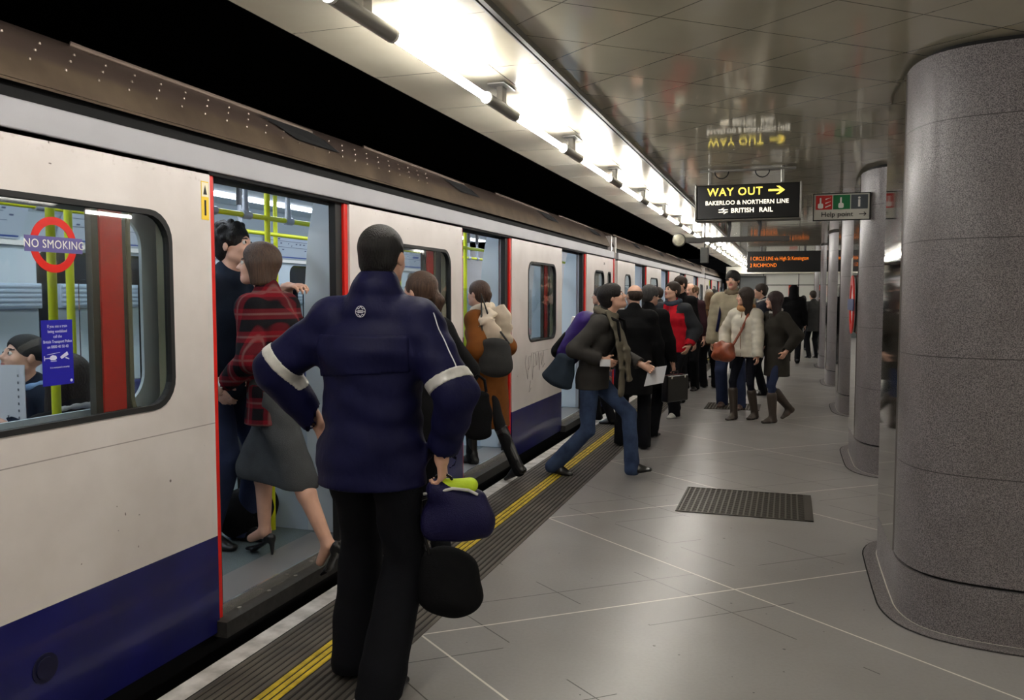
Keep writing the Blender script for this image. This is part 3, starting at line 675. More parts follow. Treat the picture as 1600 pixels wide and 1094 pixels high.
def nets(F, lo, h):
    S = F < 0; n = np.array(F.shape)
    c = [S[i:n[0] - 1 + i, j:n[1] - 1 + j, k:n[2] - 1 + k] for i in (0, 1) for j in (0, 1) for k in (0, 1)]
    tot = sum(x.astype(np.int8) for x in c); act = (tot > 0) & (tot < 8); I = np.argwhere(act)
    if len(I) == 0: return np.zeros((0, 3)), np.zeros((0, 4), int)
    idx = np.full(act.shape, -1, np.int32); idx[tuple(I.T)] = np.arange(len(I))
    acc = np.zeros((len(I), 3)); cnt = np.zeros(len(I)); off = [(i, j, k) for i in (0, 1) for j in (0, 1) for k in (0, 1)]
    for a in range(8):
        for b in range(a + 1, 8):
            A, B = np.array(off[a]), np.array(off[b])
            if np.abs(A - B).sum() != 1: continue
            fa = F[tuple((I + A).T)]; fb = F[tuple((I + B).T)]; cr = (fa < 0) != (fb < 0)
            t = np.where(cr, fa / (fa - fb + 1e-12), 0)[:, None]; acc += np.where(cr[:, None], A + (B - A) * t, 0); cnt += cr
    V = (I + acc / cnt[:, None]) * h + lo
    Q = []
    for ax_ in range(3):
        sl0 = [slice(None)] * 3; sl1 = [slice(None)] * 3; sl0[ax_] = slice(0, -1); sl1[ax_] = slice(1, None)
        d = S[tuple(sl0)] != S[tuple(sl1)]; E_ = np.argwhere(d); ins = S[tuple(sl0)][tuple(E_.T)]
        u, v = [(1, 2), (2, 0), (0, 1)][ax_]; eu = np.eye(3, dtype=int)[u]; ev = np.eye(3, dtype=int)[v]
        ok = (E_[:, u] > 0) & (E_[:, v] > 0) & (E_[:, u] < n[u] - 1) & (E_[:, v] < n[v] - 1); E_ = E_[ok]; ins = ins[ok]
        q = np.stack([idx[tuple((E_ - eu - ev).T)], idx[tuple((E_ - ev).T)], idx[tuple(E_.T)], idx[tuple((E_ - eu).T)]], 1)
        q[~ins] = q[~ins][:, ::-1]; Q.append(q)
    return V, np.concatenate(Q)
def np_obj(name, V, Q, m, parent=None, mi=None):
    me = bpy.data.meshes.new(name); me.vertices.add(len(V)); me.vertices.foreach_set('co', V.astype(np.float32).ravel())
    me.loops.add(len(Q) * 4); me.loops.foreach_set('vertex_index', Q.astype(np.int32).ravel()); me.polygons.add(len(Q))
    me.polygons.foreach_set('loop_start', np.arange(0, len(Q) * 4, 4, dtype=np.int32)); me.update(calc_edges=True)
    o = link(name, me, m, parent, True)
    if mi is not None: me.polygons.foreach_set('material_index', mi.astype(np.int32))
    me.validate(); return o
def sdf_obj(name, S_, m, parent=None, rule=None):
    V, Q = S_.mesh(); mi = None
    if rule is not None: mi = rule(V[Q].mean(1))
    return np_obj(name, V, Q, m, parent, mi)
def cloth(name, col, **k):
    k = dict(dict(rough=.85, bump=.25, scale=220, var=.18, varscale=9, spec=.15), **k); return mat(name, col, **k)
def skin(name, col): return mat(name, col, rough=.5, bump=.05, scale=120, var=.1, varscale=14)
def hairm(name, col): return mat(name, tuple(int(x * .85) for x in col), rough=.5, spec=.3, bump=.9, scale=70, stretch=(3, 3, .25), var=.45, varscale=40)
SK = skin('skin_light', (205, 160, 138)); SK2 = skin('skin_tan', (182, 132, 104)); LIP = mat('lips', (160, 84, 78), .5); EYEW = mat('eye_white', (215, 210, 205), .2); IRIS = mat('iris_dark', (32, 22, 18), .15)
def ik(a, b, l1, l2, pole):
    a, b = np.array(a, float), np.array(b, float); d = b - a; L = np.linalg.norm(d); L = min(L, (l1 + l2) * .999); u = nrm(d); b = a + u * L
    x = (l1 * l1 - l2 * l2 + L * L) / (2 * L); hgt = math.sqrt(max(l1 * l1 - x * x, 0)); p = np.array(pole, float); p = nrm(p - u * (p @ u)); return a + u * x + p * hgt, b
def rotm(yaw, pitch=0, roll=0):
    cz, sz = math.cos(yaw), math.sin(yaw); cx, sx = math.cos(pitch), math.sin(pitch); cy, sy = math.cos(roll), math.sin(roll)
    return np.array([[cz, -sz, 0], [sz, cz, 0], [0, 0, 1]]) @ np.array([[1, 0, 0], [0, cx, -sx], [0, sx, cx]]) @ np.array([[cy, 0, sy], [0, 1, 0], [-sy, 0, cy]])
D2 = math.radians
def hand(S_, wpt, d, side, pn, s, curl=.7, hold=False):
    """palm, four fingers and thumb. d = direction, pn = palm normal, side = toward thumb"""
    d = nrm(d); pn = nrm(np.array(pn) - d * (np.array(pn) @ d)); sd = nrm(side - d * (side @ d) - pn * (side @ pn))
    S_.cone(wpt - d * .03 * s, wpt + d * .012 * s, .024 * s, .026 * s, k=.012)
    S_.cone(wpt + d * .018 * s, wpt + d * .068 * s, (.032 * s, .015 * s), (.038 * s, .013 * s), right=sd, k=.012)
    for i, (o, L) in enumerate(((.029, .066), (.0098, .075), (-.0098, .07), (-.028, .055))):
        b = wpt + d * (.082 - .004 * abs(i - 1)) * s + sd * o * s; r = .0088 * s; ang = 0; pt = b
        for j, f in enumerate((.45, .32, .23)):
            ang += curl * (.55 + .4 * (j > 0)) * (1 + .08 * i); q = pt + (d * math.cos(ang) + pn * math.sin(ang)) * L * f * s
            S_.cone(pt, q, r, r * .9, k=.005); pt = q; r *= .9
    a = wpt + d * .022 * s + sd * .026 * s; b = a + (d * .55 + sd * .75 + pn * .35) * .038 * s; c = b + (d * .85 + sd * .2 + pn * (.3 + curl * .4)) * .032 * s
    S_.cone(a, b, .0135 * s, .0105 * s, k=.01).cone(b, c, .0105 * s, .0088 * s, k=.005)
def person(label, pos, face, h=1.75, fem=False, lean=3, roll=0, hip=None, foot=None, wrist=None, pole=None, head=(0, 0), sk=None, bres=.009, hres=None,
           top=None, legs=None, shoe=None, hair=None, scarf=None, seated=False, curl=.6, handdir=None, eyes=True, cheeks=0, group=None, twist=0, knee=None, collar=True, beard=None):
    """builds a figure facing local +y. top/legs/shoe/hair/scarf are dicts of clothing options"""
    s = h / 1.75; sk = sk or SK; e = empty('person', pos, D2(face), label, 'person', group)
    hip = np.array(hip if hip is not None else (0, 0, .93)) * s; Rt = rotm(0, -D2(lean), D2(roll)); up = Rt @ [0, 0, 1.]
    Rs = rotm(D2(twist)) @ Rt; rt = Rs @ [1., 0, 0]; fw = Rs @ [0, 1., 0]; hrt = np.array([1., 0, 0])
    sw = (.158 if fem else .182) * s; waist = hip + up * .15 * s; chest = hip + up * .36 * s; nb = hip + up * .54 * s
    sh = {-1: hip + up * .478 * s - rt * sw, 1: hip + up * .478 * s + rt * sw}
    Rh = rotm(D2(head[0]), -D2(head[1])); nk = nrm(up + fw * .12); hc = nb + nk * .165 * s + fw * .01; H = lambda x, y, z: hc + Rh @ (np.array([x, y, z]) * s)
    foot = foot or {-1: (-.1, .02, 0), 1: (.1, -.02, 0)}         # side: (x, y, yaw[, lift, pitch])
    wrist = wrist or {-1: (-.25, .05, .84), 1: (.25, .05, .84)}
    pole = pole or {}; J = {}
    L1, L2 = .30 * s, .262 * s
    for q in (-1, 1):
        J['el', q], J['wr', q] = ik(sh[q], np.array(wrist[q]) * s, L1, L2, pole.get(q, (q * .5, -1, -.1)))
        f = tuple(foot[q]) + (0, 0, 0, 0, 0); ank = np.array((f[0], f[1], .085 + f[3])) * s if not seated else np.array((f[0], f[1], .085 + f[3])) * s
        hj = hip + hrt * q * .09 * s - np.array((0, 0, .02)) * s
        J['kn', q], J['an', q] = ik(hj, ank, .43 * s, .425 * s, (knee or {}).get(q, (q * .12 + math.sin(-D2(f[2])) * .6, 1, .15))); J['hj', q] = hj
    # ---- body: one continuous skin surface
    B = SDF(bres)
    bw = .9 if fem else 1.
    B.cone(hip - up * .02, waist, (.145 * s, .095 * s), (.118 * bw * s, .08 * s), right=rt, k=.04).cone(waist, chest, (.118 * bw * s, .08 * s), (.14 * bw * s, .095 * s), right=rt, k=.04)
    B.cone(chest, nb - up * .07 * s, (.14 * bw * s, .095 * s), (.1 * s, .06 * s), right=rt, k=.04).cone(sh[-1], sh[1], .045 * s, k=.03)
    B.cone(nb - up * .04 * s, H(0, -.015, -.06), .054 * s * bw, .052 * s * bw, k=.025)
    bare = legs and legs.get('kind') == 'skirt'
    for q in (-1, 1):
        B.cone(sh[q], J['el', q], .043 * s, .036 * s, k=.02).cone(J['el', q], J['wr', q], .036 * s, .024 * s, k=.01)
        kn, an, hj = J['kn', q], J['an', q], J['hj', q]; cm = kn + (an - kn) * .3 - np.array((0, .014, 0)) * s
        lf = 1. if bare else .78; B.cone(hj, kn, .07 * lf * s, .05 * lf * s, k=.03).cone(kn, cm, .047 * lf * s, .05 * lf * s, k=.02).cone(cm, an, .05 * lf * s, .032 * lf * s, k=.02)
        dd = J['wr', q] - J['el', q]; dd = nrm(dd)
        if handdir and q in handdir: dd = nrm(handdir[q][0]); pn = handdir[q][1]; sd = np.array(handdir[q][2], float)
        else: pn = np.array((-q, .0, 0.)); sd = np.array((0., 1., 0.3))
        hand(B, J['wr', q], dd, sd, pn, s * (.92 if fem else 1.), curl if not isinstance(curl, dict) else curl[q])
        f = tuple(foot[q]) + (0, 0, 0, 0, 0); Rf = rotm(D2(f[2]), -D2(f[4])); J['Rf', q] = Rf
        B.cone(an, an + Rf @ np.array((0, .1, -.05)) * s, (.034 if bare else .026) * s, (.024 if bare else .018) * s, k=.02)
    # head with a face
    B.ell(H(0, -.012, .03), (.074 * s, .093 * s, .083 * s), Rh, k=.02).ell(H(0, .03, -.03), (.058 * s, .062 * s, .078 * s), Rh, k=.025)
    B.ell(H(0, .066, -.088), (.022 * s, .018 * s, .016 * s), Rh, k=.025).cone(H(-.046, .0, -.055), H(-.012, .06, -.09), .018 * s, k=.025).cone(H(.046, .0, -.055), H(.012, .06, -.09), .018 * s, k=.025)
    B.ell(H(-.034, .062, -.03), .02 * s, k=.02).ell(H(.034, .062, -.03), .02 * s, k=.02)
    B.ell(H(-.03, .098, .0), (.017 * s, .014 * s, .011 * s), Rh, k=.014, op='s').ell(H(.03, .098, .0), (.017 * s, .014 * s, .011 * s), Rh, k=.014, op='s')
    B.cone(H(-.032, .077, .017), H(-.012, .086, .015), .009 * s, k=.012).cone(H(.032, .077, .017), H(.012, .086, .015), .009 * s, k=.012)
    B.cone(H(0, .084, .006), H(0, .106, -.03), .0085 * s, .011 * s, k=.01).ell(H(-.011, .094, -.034), .0085 * s, k=.007).ell(H(.011, .094, -.034), .0085 * s, k=.007)
    B.cone(H(-.018, .083, -.058), H(.018, .083, -.058), .0065 * s, k=.006).cone(H(-.015, .082, -.069), H(.015, .082, -.069), .0075 * s, k=.006)
    for q in (-1, 1): B.ell(H(q * .076, -.008, -.004), (.009 * s, .02 * s, .031 * s), Rh @ rotm(q * -.35), k=.006)
    hinv = Rh.T
    def frule(C):
        L = ((C - hc) @ Rh) / s; mi = np.zeros(len(C), int)
        mi[(np.abs(L[:, 0]) < .022) & (L[:, 1] > .079) & (L[:, 2] < -.0535) & (L[:, 2] > -.0755)] = 1
        mi[(np.abs(np.abs(L[:, 0]) - .028) < .017) & (L[:, 1] > .068) & (np.abs(L[:, 2] - .021) < .0035 + .0)] = 2
        if beard is not None: mi[(L[:, 1] > .0) & (L[:, 2] < -.045) & (mi == 0) & (L[:, 2] > -.12)] = 2
        return mi
    body = sdf_obj('body', B, [sk, LIP, (hair or {}).get('mat') or hairm('hair_dark', (34, 26, 22))], e, frule)
    if eyes:
        for q in (-1, 1):
            mb = MB(); c = H(q * .03, .0805, .0005); r = .0118 * s; N = 8; vs = []; fs = []; mi = []
            for i in range(N + 1):
                th = math.pi * i / N
                for k in range(12):
                    ph = 2 * math.pi * k / 12; v = Rh @ np.array((math.sin(th) * math.cos(ph), math.cos(th), math.sin(th) * math.sin(ph))) * r; vs.append(tuple(c + v))
            for i in range(N):
                for k in range(12): fs.append((i * 12 + k, i * 12 + (k + 1) % 12, (i + 1) * 12 + (k + 1) % 12, (i + 1) * 12 + k)); mi.append(1 if i < 2 else 0)
            mb.v = vs; mb.f = fs; mb.mi = mi; mb.build('eye', [EYEW, IRIS], e, smooth=False)
    # ---- hair
    if hair:
        k_ = hair['kind']; Hs = SDF(hair.get('res', max(bres * .9, .006)), noise=hair.get('noise', .0012), seed=hair.get('seed', 1)); t = hair.get('t', .012)
        if k_ not in ('bald', 'hood', 'cap'):
            Hs.ell(H(0, -.016, .034), (.074 * s + t, .093 * s + t, .083 * s + t), Rh)
            if k_ in ('short', 'bun', 'pony', 'curly'): Hs.ell(H(0, -.05, -.02), (.066 * s + t * .5, .05 * s + t * .5, .055 * s + t * .5), Rh, k=.02)
            for q in (-1, 1):
                if k_ in ('bob', 'long'):
                    zb = -.10 if k_ == 'bob' else -.24
                    Hs.cone(H(q * .06, .005, .0), H(q * .066, -.012 if k_ == 'bob' else -.03, zb), (.035 * s, .05 * s), (.03 * s, .04 * s), right=Rh @ [1., 0, 0], k=.03)
                if k_ == 'short' and hair.get('side', 1): Hs.cone(H(q * .07, .0, .03), H(q * .07, .005, .005), .012 * s, .006 * s, k=.01)
            if k_ in ('bob', 'long'): Hs.cone(H(0, -.06, .0), H(0, -.065, -.09 if k_ == 'bob' else -.26), (.07 * s, .045 * s), (.075 * s if k_ == 'bob' else .08 * s, .035 * s), right=Rh @ [1., 0, 0], k=.04)
            if k_ == 'curly':
                rs = np.random.RandomState(4)
                for _ in range(60):
                    v = nrm(rs.normal(size=3)); 
                    if v[2] < -.2 or (v[1] > .55 and v[2] < .5): continue
                    Hs.ell(H(*(np.array((0, -.016, .034)) + v * np.array((.085, .105, .095)))), .019 * s, k=.008)
            if k_ == 'pony': Hs.cone(H(0, -.1, .02), H(0, -.15, -.03), .03 * s, .028 * s, k=.02).cone(H(0, -.15, -.03), H(0, -.15, -.15), .028 * s, .014 * s, k=.02)
            if k_ == 'bun': Hs.ell(H(0, -.115, .0), (.034 * s, .032 * s, .045 * s), k=.015).cone(H(0, -.12, -.02), H(.0, -.125, -.08), .022 * s, .012 * s, k=.01)
            # clear the face
            fz = hair.get('fringe', .055); Hs.ell(H(0, .125, fz - .1), (.062 * s, .075 * s, .098 * s), Rh, k=.008, op='s')
            if k_ in ('short', 'bun', 'pony', 'curly'):
                for q in (-1, 1): Hs.ell(H(q * .085, .03, -.045), (.035 * s, .06 * s, .045 * s), Rh, k=.008, op='s')
            Hs.plane(Rh @ np.array([0, 0, -1.]), H(0, 0, hair.get('cut', -.4))) if 'cut' in hair else None
        elif k_ == 'bald':
            Hs.ell(H(0, -.02, .01), (.074 * s + t, .089 * s + t, .07 * s + t), Rh).ell(H(0, -.0, .085), (.06 * s, .075 * s, .055 * s), Rh, k=.01, op='s').ell(H(0, .1, -.03), (.07 * s, .085 * s, .12 * s), Rh, k=.01, op='s')
        elif k_ == 'cap':
            Hs.ell(H(0, -.012, .045), (.086 * s, .104 * s, .082 * s), Rh).ell(H(0, .1, -.05), (.08 * s, .09 * s, .1 * s), Rh, k=.01, op='s'); Hs.plane(Rh @ np.array([0, 0, -1.]), H(0, 0, -.005))
        elif k_ == 'hood':
            Hs.ell(H(0, -.02, .02), (.105 * s, .12 * s, .115 * s), Rh).cone(H(0, -.04, -.05), nb, .1 * s, .12 * s, k=.03).ell(H(0, .13, -.02), (.07 * s, .08 * s, .1 * s), Rh, k=.01, op='s')
        sdf_obj('cap' if k_ == 'cap' else 'hood' if k_ == 'hood' else 'hair', Hs, hair.get('mat') or cloth('hair_cloth', (20, 20, 22)), e)
    # ---- upper garment
    Jw = {}
    if top:
        b = top.get('bulk', .024) * s; T = SDF(top.get('res', bres), noise=top.get('noise', .0022), seed=top.get('seed', 2)); hem = top.get('hem', .84) * s; fl = top.get('flare', 1.0)
        T1 = top.get('sleeve', 1.)
        for q in (-1, 1): T.cone(nb - up * (.045 - top.get('trap', 0)) * s, sh[q] - rt * q * .03 * s, .058 * s + b * .3, .045 * s + b * .6, k=.05)
        for q in (-1, 1):
            el, wr = J['el', q], J['wr', q]; d2 = nrm(wr - el)
            T.cone(sh[q] - rt * q * .02 * s - up * .012 * s, el, .050 * s + b * .75, .043 * s + b * T1, k=.03).cone(el, wr - d2 * .015, .043 * s + b * T1, .031 * s + b * T1 * .7, k=.02)
            if top.get('puffy'):
                for t_ in (.15, .4, .65, .9):
                    for A_, B_, r_ in ((sh[q], el, .05), (el, wr, .04)): T.ell(A_ + (B_ - A_) * t_, r_ * s + b * 1.05, k=.012)
            T.cone(wr - d2 * .008, wr + d2 * .07 * s, .055 * s, .055 * s, right=d2 if False else None, k=.004, op='s') if top.get('cuffcut', True) else None
        hc_ = hip * np.array((1, 1, 0)) + np.array((0, 0, hem))
        hc_[:2] += np.array(top.get('hemshift', (0, 0))) * s
        T.cone(hip, waist, (.15 * s + b, .1 * s + b), (.135 * bw * s + b, .09 * s + b), right=rt, k=.04).cone(waist, chest, (.135 * bw * s + b, .09 * s + b), (.155 * bw * s + b, .105 * s + b), right=rt, k=.04)
        T.cone(chest, nb - up * .065 * s, (.155 * bw * s + b, .105 * s + b), (.1 * s + b * .5, .062 * s + b * .5), right=rt, k=.04).cone(sh[-1] - up * .01, sh[1] - up * .01, .048 * s + b * .55, k=.045)
        if hem < hip[2]: T.cone(hip, hc_ - np.array((0, 0, .08)), (.15 * s + b, .105 * s + b), ((.155 * s + b) * fl, (.11 * s + b) * fl), right=rt, k=.03)
        if top.get('puffy'):
            zz = hem
            while zz < chest[2]:
                t_ = max(0, (zz - hip[2])); c_ = hip + up * (zz - hip[2]); T.cone(c_ - rt * .06 * s, c_ + rt * .06 * s, .105 * s + b, k=.012); zz += .085
        if collar: T.cone(nb - up * .035 * s - fw * .0, nb + up * (top.get('collar', .03) - .012) * s - fw * .008, top.get('colw', 1.) * .088 * s, top.get('colw', 1.) * .07 * s, k=.035)
        if top.get('hood'): T.cone(nb - up * .05 * s - fw * .06 * s - rt * .06 * s, nb - up * .05 * s - fw * .06 * s + rt * .06 * s, .06 * s, k=.02).ell(nb - up * .1 * s - fw * .1 * s, (.09 * s, .05 * s, .09 * s), k=.02)
        T.plane((0, 0, -1), (0, 0, hem))
        J['T'] = T
        jk = sdf_obj(top.get('name', 'jacket'), T, top['mat'], e, top.get('rule') and (lambda C: top['rule'](C, J, sh, hip, s)))
        if top.get('front'):                    # zip line
            c0, c1 = hip + up * (hem - hip[2]), nb - up * .02 * s
            pts = []
            for q in range(9):
                t_ = q / 8; c = c0 + (c1 - c0) * t_; yy = (.105 * s + b) * (1 if t_ < .75 else 1 - (t_ - .75) * 1.4) + .004; pts.append(c + fw * yy)
            MB().tube([tuple(p) for p in pts], .004, 6).build('zip', top['front'], jk)
    # ---- lower garment
    if legs:
        Lg = SDF(legs.get('res', bres), noise=legs.get('noise', .002), seed=5); lb = legs.get('bulk', .014) * s; cf = legs.get('cuff', .058) * s
        if legs.get('kind') == 'skirt':
            hz = legs['hem'] * s; kc = (J['kn', -1] + J['kn', 1]) / 2; dy = abs(J['kn', -1][1] - J['kn', 1][1]) / 2; tt = (hip[2] - hz) / (hip[2] - kc[2] + 1e-6); c = hip + (kc - hip) * tt
            Lg.cone(waist, hip, (.13 * s, .09 * s), (.16 * s, .12 * s), right=hrt, k=.03)
            for q in (-1, 1):
                kx = J['hj', q] + (J['kn', q] - J['hj', q]) * 1.12; kx[0] *= .75
                Lg.cone(hip + hrt * q * .06 * s, kx, .095 * s, .074 * s, k=.1)
            for t_ in (.35, .6, .8, 1., 1.2):
                a_, b_ = [J['hj', q] + (J['kn', q] - J['hj', q]) * t_ for q in (-1, 1)]; Lg.cone(a_ * np.array((.7, 1, 1)), b_ * np.array((.7, 1, 1)), .072 * s, k=.07)
            Lg.plane((0, 0, -1), (0, 0, hz))
            sdf_obj('skirt', Lg, legs['mat'], e)
        else:
            Lg.cone(hip, waist, (.152 * s, .105 * s), (.13 * bw * s, .092 * s), right=rt, k=.03)
            for q in (-1, 1):
                kn, an, hj = J['kn', q], J['an', q], J['hj', q]; d_ = nrm(an - kn)
                sl_ = .85 if (shoe and shoe['kind'] == 'boot') else 1.; Lg.cone(hj, kn, .083 * s + lb * .5, .056 * sl_ * s + lb, k=.03).cone(kn, an - d_ * .03 * s, .056 * sl_ * s + lb, cf, k=.02).cone(an - d_ * .03 * s, an + d_ * legs.get('drop', .045) * s, cf, cf * 1.03, k=.01)
            if not seated: Lg.plane((0, 0, -1), (0, 0, .022))
            tr = sdf_obj(legs.get('name', 'trousers'), Lg, legs['mat'], e)
    # ---- shoes
    if shoe:
        for q in (-1, 1):
            an = J['an', q]; Rf = J['Rf', q]; A = lambda x, y, z: an + Rf @ (np.array((x, y, z)) * s); Sh = SDF(shoe.get('res', min(bres, .007)), seed=3); k_ = shoe['kind']
            if k_ == 'heel':
                sl = .0
                Sh.cone(A(0, -.045, -.03), A(0, -.02, -.035), (.028 * s, .026 * s), (.03 * s, .02 * s), right=Rf @ [1., 0, 0]).cone(A(0, -.03, -.045), A(0, .07, -.105), (.029 * s, .013 * s), (.036 * s, .012 * s), right=Rf @ [1., 0, 0], k=.012).cone(A(0, .075, -.105), A(0, .125, -.11), (.037 * s, .015 * s), (.024 * s, .009 * s), right=Rf @ [1., 0, 0], k=.012)
                Sh.cone(A(0, -.05, -.05), A(0, -.052, -.125), .018 * s, .0065 * s, k=.012)
            else:
                hgt = -.055
                Sh.cone(A(0, -.045, hgt), A(0, .06, hgt - .005), (.036 * s, .03 * s), (.043 * s, .03 * s), right=Rf @ [1., 0, 0], k=.02).cone(A(0, .06, hgt - .005), A(0, .15, hgt - .012), (.044 * s, .028 * s), (.034 * s, .018 * s), right=Rf @ [1., 0, 0], k=.02)
                Sh.cone(A(0, -.02, -.05), A(0, -.012, .0), .042 * s, .042 * s, k=.02).cone(A(0, .0, -.01), A(0, .09, -.055), .038 * s, .03 * s, k=.02)
                if k_ == 'boot': Sh.cone(A(0, -.01, -.02), an + (J['kn', q] - an) * shoe.get('shaft', .55), .045 * s, shoe.get('wide', .058) * s, k=.02)
                Sh.plane(Rf @ np.array((0, 0, -1.)), A(0, 0, -.084))
            so = sdf_obj('boot' if k_ == 'boot' else 'shoe', Sh, shoe['mat'], e)
            if k_ == 'trainer': pass
    # ---- scarf
    if scarf:
        Sc = SDF(bres, noise=.003, seed=8)
        for q in range(10):
            a0, a1 = 2 * math.pi * q / 10, 2 * math.pi * (q + 1) / 10; r = .082 * s; f = lambda a: nb + rt * r * math.cos(a) + fw * (r * math.sin(a) * .95) + up * (.02 - .018 * math.sin(a)) * s
            Sc.cone(f(a0), f(a1), scarf.get('r', .032) * s, k=.02)
        for t_ in scarf.get('tails', []): 
            for a, b_ in zip(t_[:-1], t_[1:]): Sc.cone(np.array(a) * s, np.array(b_) * s, (scarf.get('w', .07) * s, .02 * s), right=rt if not scarf.get('side') else fw, k=.015)
        sdf_obj('scarf', Sc, scarf['mat'], e)
    Mw = Matrix.Translation(pos) @ Matrix.Rotation(D2(face), 4, 'Z')
    W = lambda p: np.array(Mw @ Vector([float(x) for x in p]))
    J.update(jk=(jk if top else None), sh=sh, nb=nb, hip=hip, hc=hc, W=W, e=e, Rh=Rh, s=s, H=H, rt=rt, fw=fw, up=up, M=Mw)
    return J
from mathutils.bvhtree import BVHTree
def surf(o, origin, d):
    me = o.data; t = BVHTree.FromPolygons([v.co for v in me.vertices], [p.vertices for p in me.polygons])
    r = t.ray_cast(Vector([float(x) for x in origin]), Vector([float(x) for x in d])); return np.array(r[0]) if r[0] is not None else np.array(origin)
def band(J, q, t0, t1, seg, m, r0, name='reflective_band'):
    a, b = (J['sh'][q], J['el', q]) if seg == 0 else (J['el', q], J['wr', q])
    d = nrm(b - a); p0, p1 = a + (b - a) * t0, a + (b - a) * t1; S_ = SDF(.005); S_.cone(p0 - d * .03, p1 + d * .03, r0, r0); S_.plane(d, p1).plane(-d, p0)
    return sdf_obj(name, S_, m, J['e'])
HD = hairm('hair_near_black', (26, 21, 20)); HB = hairm('hair_brown', (84, 60, 46)); HBL = hairm('hair_dark_brown', (52, 38, 30)); HBD = hairm('hair_dark_blond', (122, 92, 62)); HG = hairm('hair_grey', (74, 72, 72))
NAVY = cloth('navy_jacket', (13, 14, 50), rough=.6, scale=11, bump=.9, stretch=(1, 1, .6)); BLK = cloth('black_wool', (12, 12, 14), rough=.9); TRB = cloth('trouser_black', (13, 14, 19)); SHO = mat('black_leather', (16, 15, 16), .28)
JEAN = cloth('jeans_blue', (62, 78, 108), hue2=(40, 52, 78)); JEAND = cloth('jeans_dark', (42, 50, 76)); CHAR = cloth('charcoal', (52, 52, 52)); BOOT = mat('brown_boot', (58, 48, 40), .5, bump=.2, scale=60)
BANDM = mat('reflective_tape', (188, 186, 180), .3, var=.25, scale=60)

# officer
J = person('person in navy jacket with reflective sleeve bands seen from behind, nearest the camera', (-1.545, 2.9, 0), 2, h=1.865, lean=3, roll=2, hip=(0, 0, .925), bres=.0085,
    foot={-1: (-.14, .12, 4, .02, 0), 1: (.06, -.06, -6)}, wrist={-1: (-.275, .09, 1.0), 1: (.27, .02, .90)}, pole={-1: (-1, -.55, .1), 1: (1, -.5, 0)},
    handdir={-1: ((.25, .3, -1), (1, 0, .2), (0, 1, .3)), 1: ((.0, .15, -1), (-1, 0, 0), (0, 1, .2))}, curl={-1: .6, 1: 1.0}, head=(-3, -4),
    top=dict(mat=NAVY, bulk=.044, hem=.79, flare=1.04, trap=.022, noise=.0045, seed=11, res=.0085, collar=.042, sleeve=.78, colw=1.3), legs=dict(mat=TRB, bulk=.024, cuff=.088, noise=.0035, drop=.05),
    shoe=dict(kind='shoe', mat=SHO), hair=dict(kind='short', mat=hairm('hair_cropped_black', (17, 14, 13)), t=.007, noise=.0008, seed=3))
s_ = J['s']; jk = J['jk']; up, rt, hip, fw_ = J['up'], J['rt'], J['hip'], J['fw']
def overlay(J, name, m, off, keep, res=None):
    T = J['T']; r0 = T.res; T.res = res or r0; V, Q = T.mesh(off, keep); T.res = r0; return np_obj(name, V, Q, m, J['e'])
for q in (-1, 1):
    a, b = J['sh'][q], J['el', q]; d = nrm(b - a); t0 = .80 if q < 0 else .76
    c0 = a + (b - a) * t0; c1 = a + (b - a) * (t0 + .14)
    def kp(X_, Y_, Z_, d=d, c0=c0, c1=c1, q=q):
        f = lambda c: d[0] * (X_ - c[0]) + d[1] * (Y_ - c[1]) + d[2] * (Z_ - c[2])
        return np.maximum(np.maximum(-f(c0), f(c1)), np.sqrt((X_ - c0[0]) ** 2 + (Y_ - c0[1]) ** 2 + (Z_ - c0[2]) ** 2) - .14)
    overlay(J, 'reflective_band', BANDM, .003, kp, .006)
zy = J['hip'][2] + .27 * s_
overlay(J, 'back_yoke', NAVY, .007, lambda X_, Y_, Z_: np.maximum(np.maximum(zy + .02 * np.sin(X_ * 4 + .5) - Z_, Z_ - (zy + .16)), np.maximum(np.abs(X_ - .01) - .19, Y_ - .0)))
# emblem and shoulder piping follow the jacket surface
o = J['nb'] - up * .042 * s_; EM = mat('emblem_white', (215, 215, 220), .5); mb = MB()
def onback(u, v):
    p = o + rt * u + up * v; h_ = surf(jk, p - J['fw'] * .5, J['fw']); return h_ - J['fw'] * .004
pts = [onback(.021 * math.cos(a) - .012, .021 * math.sin(a)) for a in [2 * math.pi * k / 20 for k in range(21)]]
mb.tube(pts, .0012, 5)
for l in ([(-.033, .0), (.009, .0)], [(-.012, .02), (-.02, .01), (-.028, .012)], [(-.012, .02), (-.004, .01), (.004, .012)], [(-.012, -.02), (-.02, -.01), (-.028, -.012)], [(-.012, -.02), (-.004, -.01), (.004, -.012)], [(-.024, .004), (0, .004)], [(-.024, -.004), (0, -.004)]): mb.tube([onback(a, b) for a, b in l], .0012, 5)
mb.build('emblem', EM, jk)
mb = MB(); a, b = J['sh'][1] + up * .03, J['el', 1]
pts = []
for k in range(14):
    t = k / 13; p = a + (b - a) * t * .68 ; dd = nrm(-J['fw'] * .75 + rt * .9); h_ = surf(jk, p + dd * .4, -dd); pts.append(h_ + dd * .001)
mb.tube(pts, .0022, 5); mb.build('piping', EM, jk)
OW = J['W'](J['wr', 1])
HIV = mat('hi_vis_yellow', (186, 214, 30), .6, bump=.3, scale=60); NB = cloth('navy_bag_fabric', (26, 24, 60), rough=.5)
hx, hy, hz = OW + np.array((.0, .02, -.08))
def bagobj(name, label, cat, loc, S_, m, extra=()):
    e = empty(name, loc, 0, label, cat); b_ = sdf_obj('bag_body', S_, m, e)
    for nm, S2, m2 in extra:
        if isinstance(S2, SDF): sdf_obj(nm, S2, m2, e)
        else: S2.build(nm, m2, e, smooth=True)
    return e
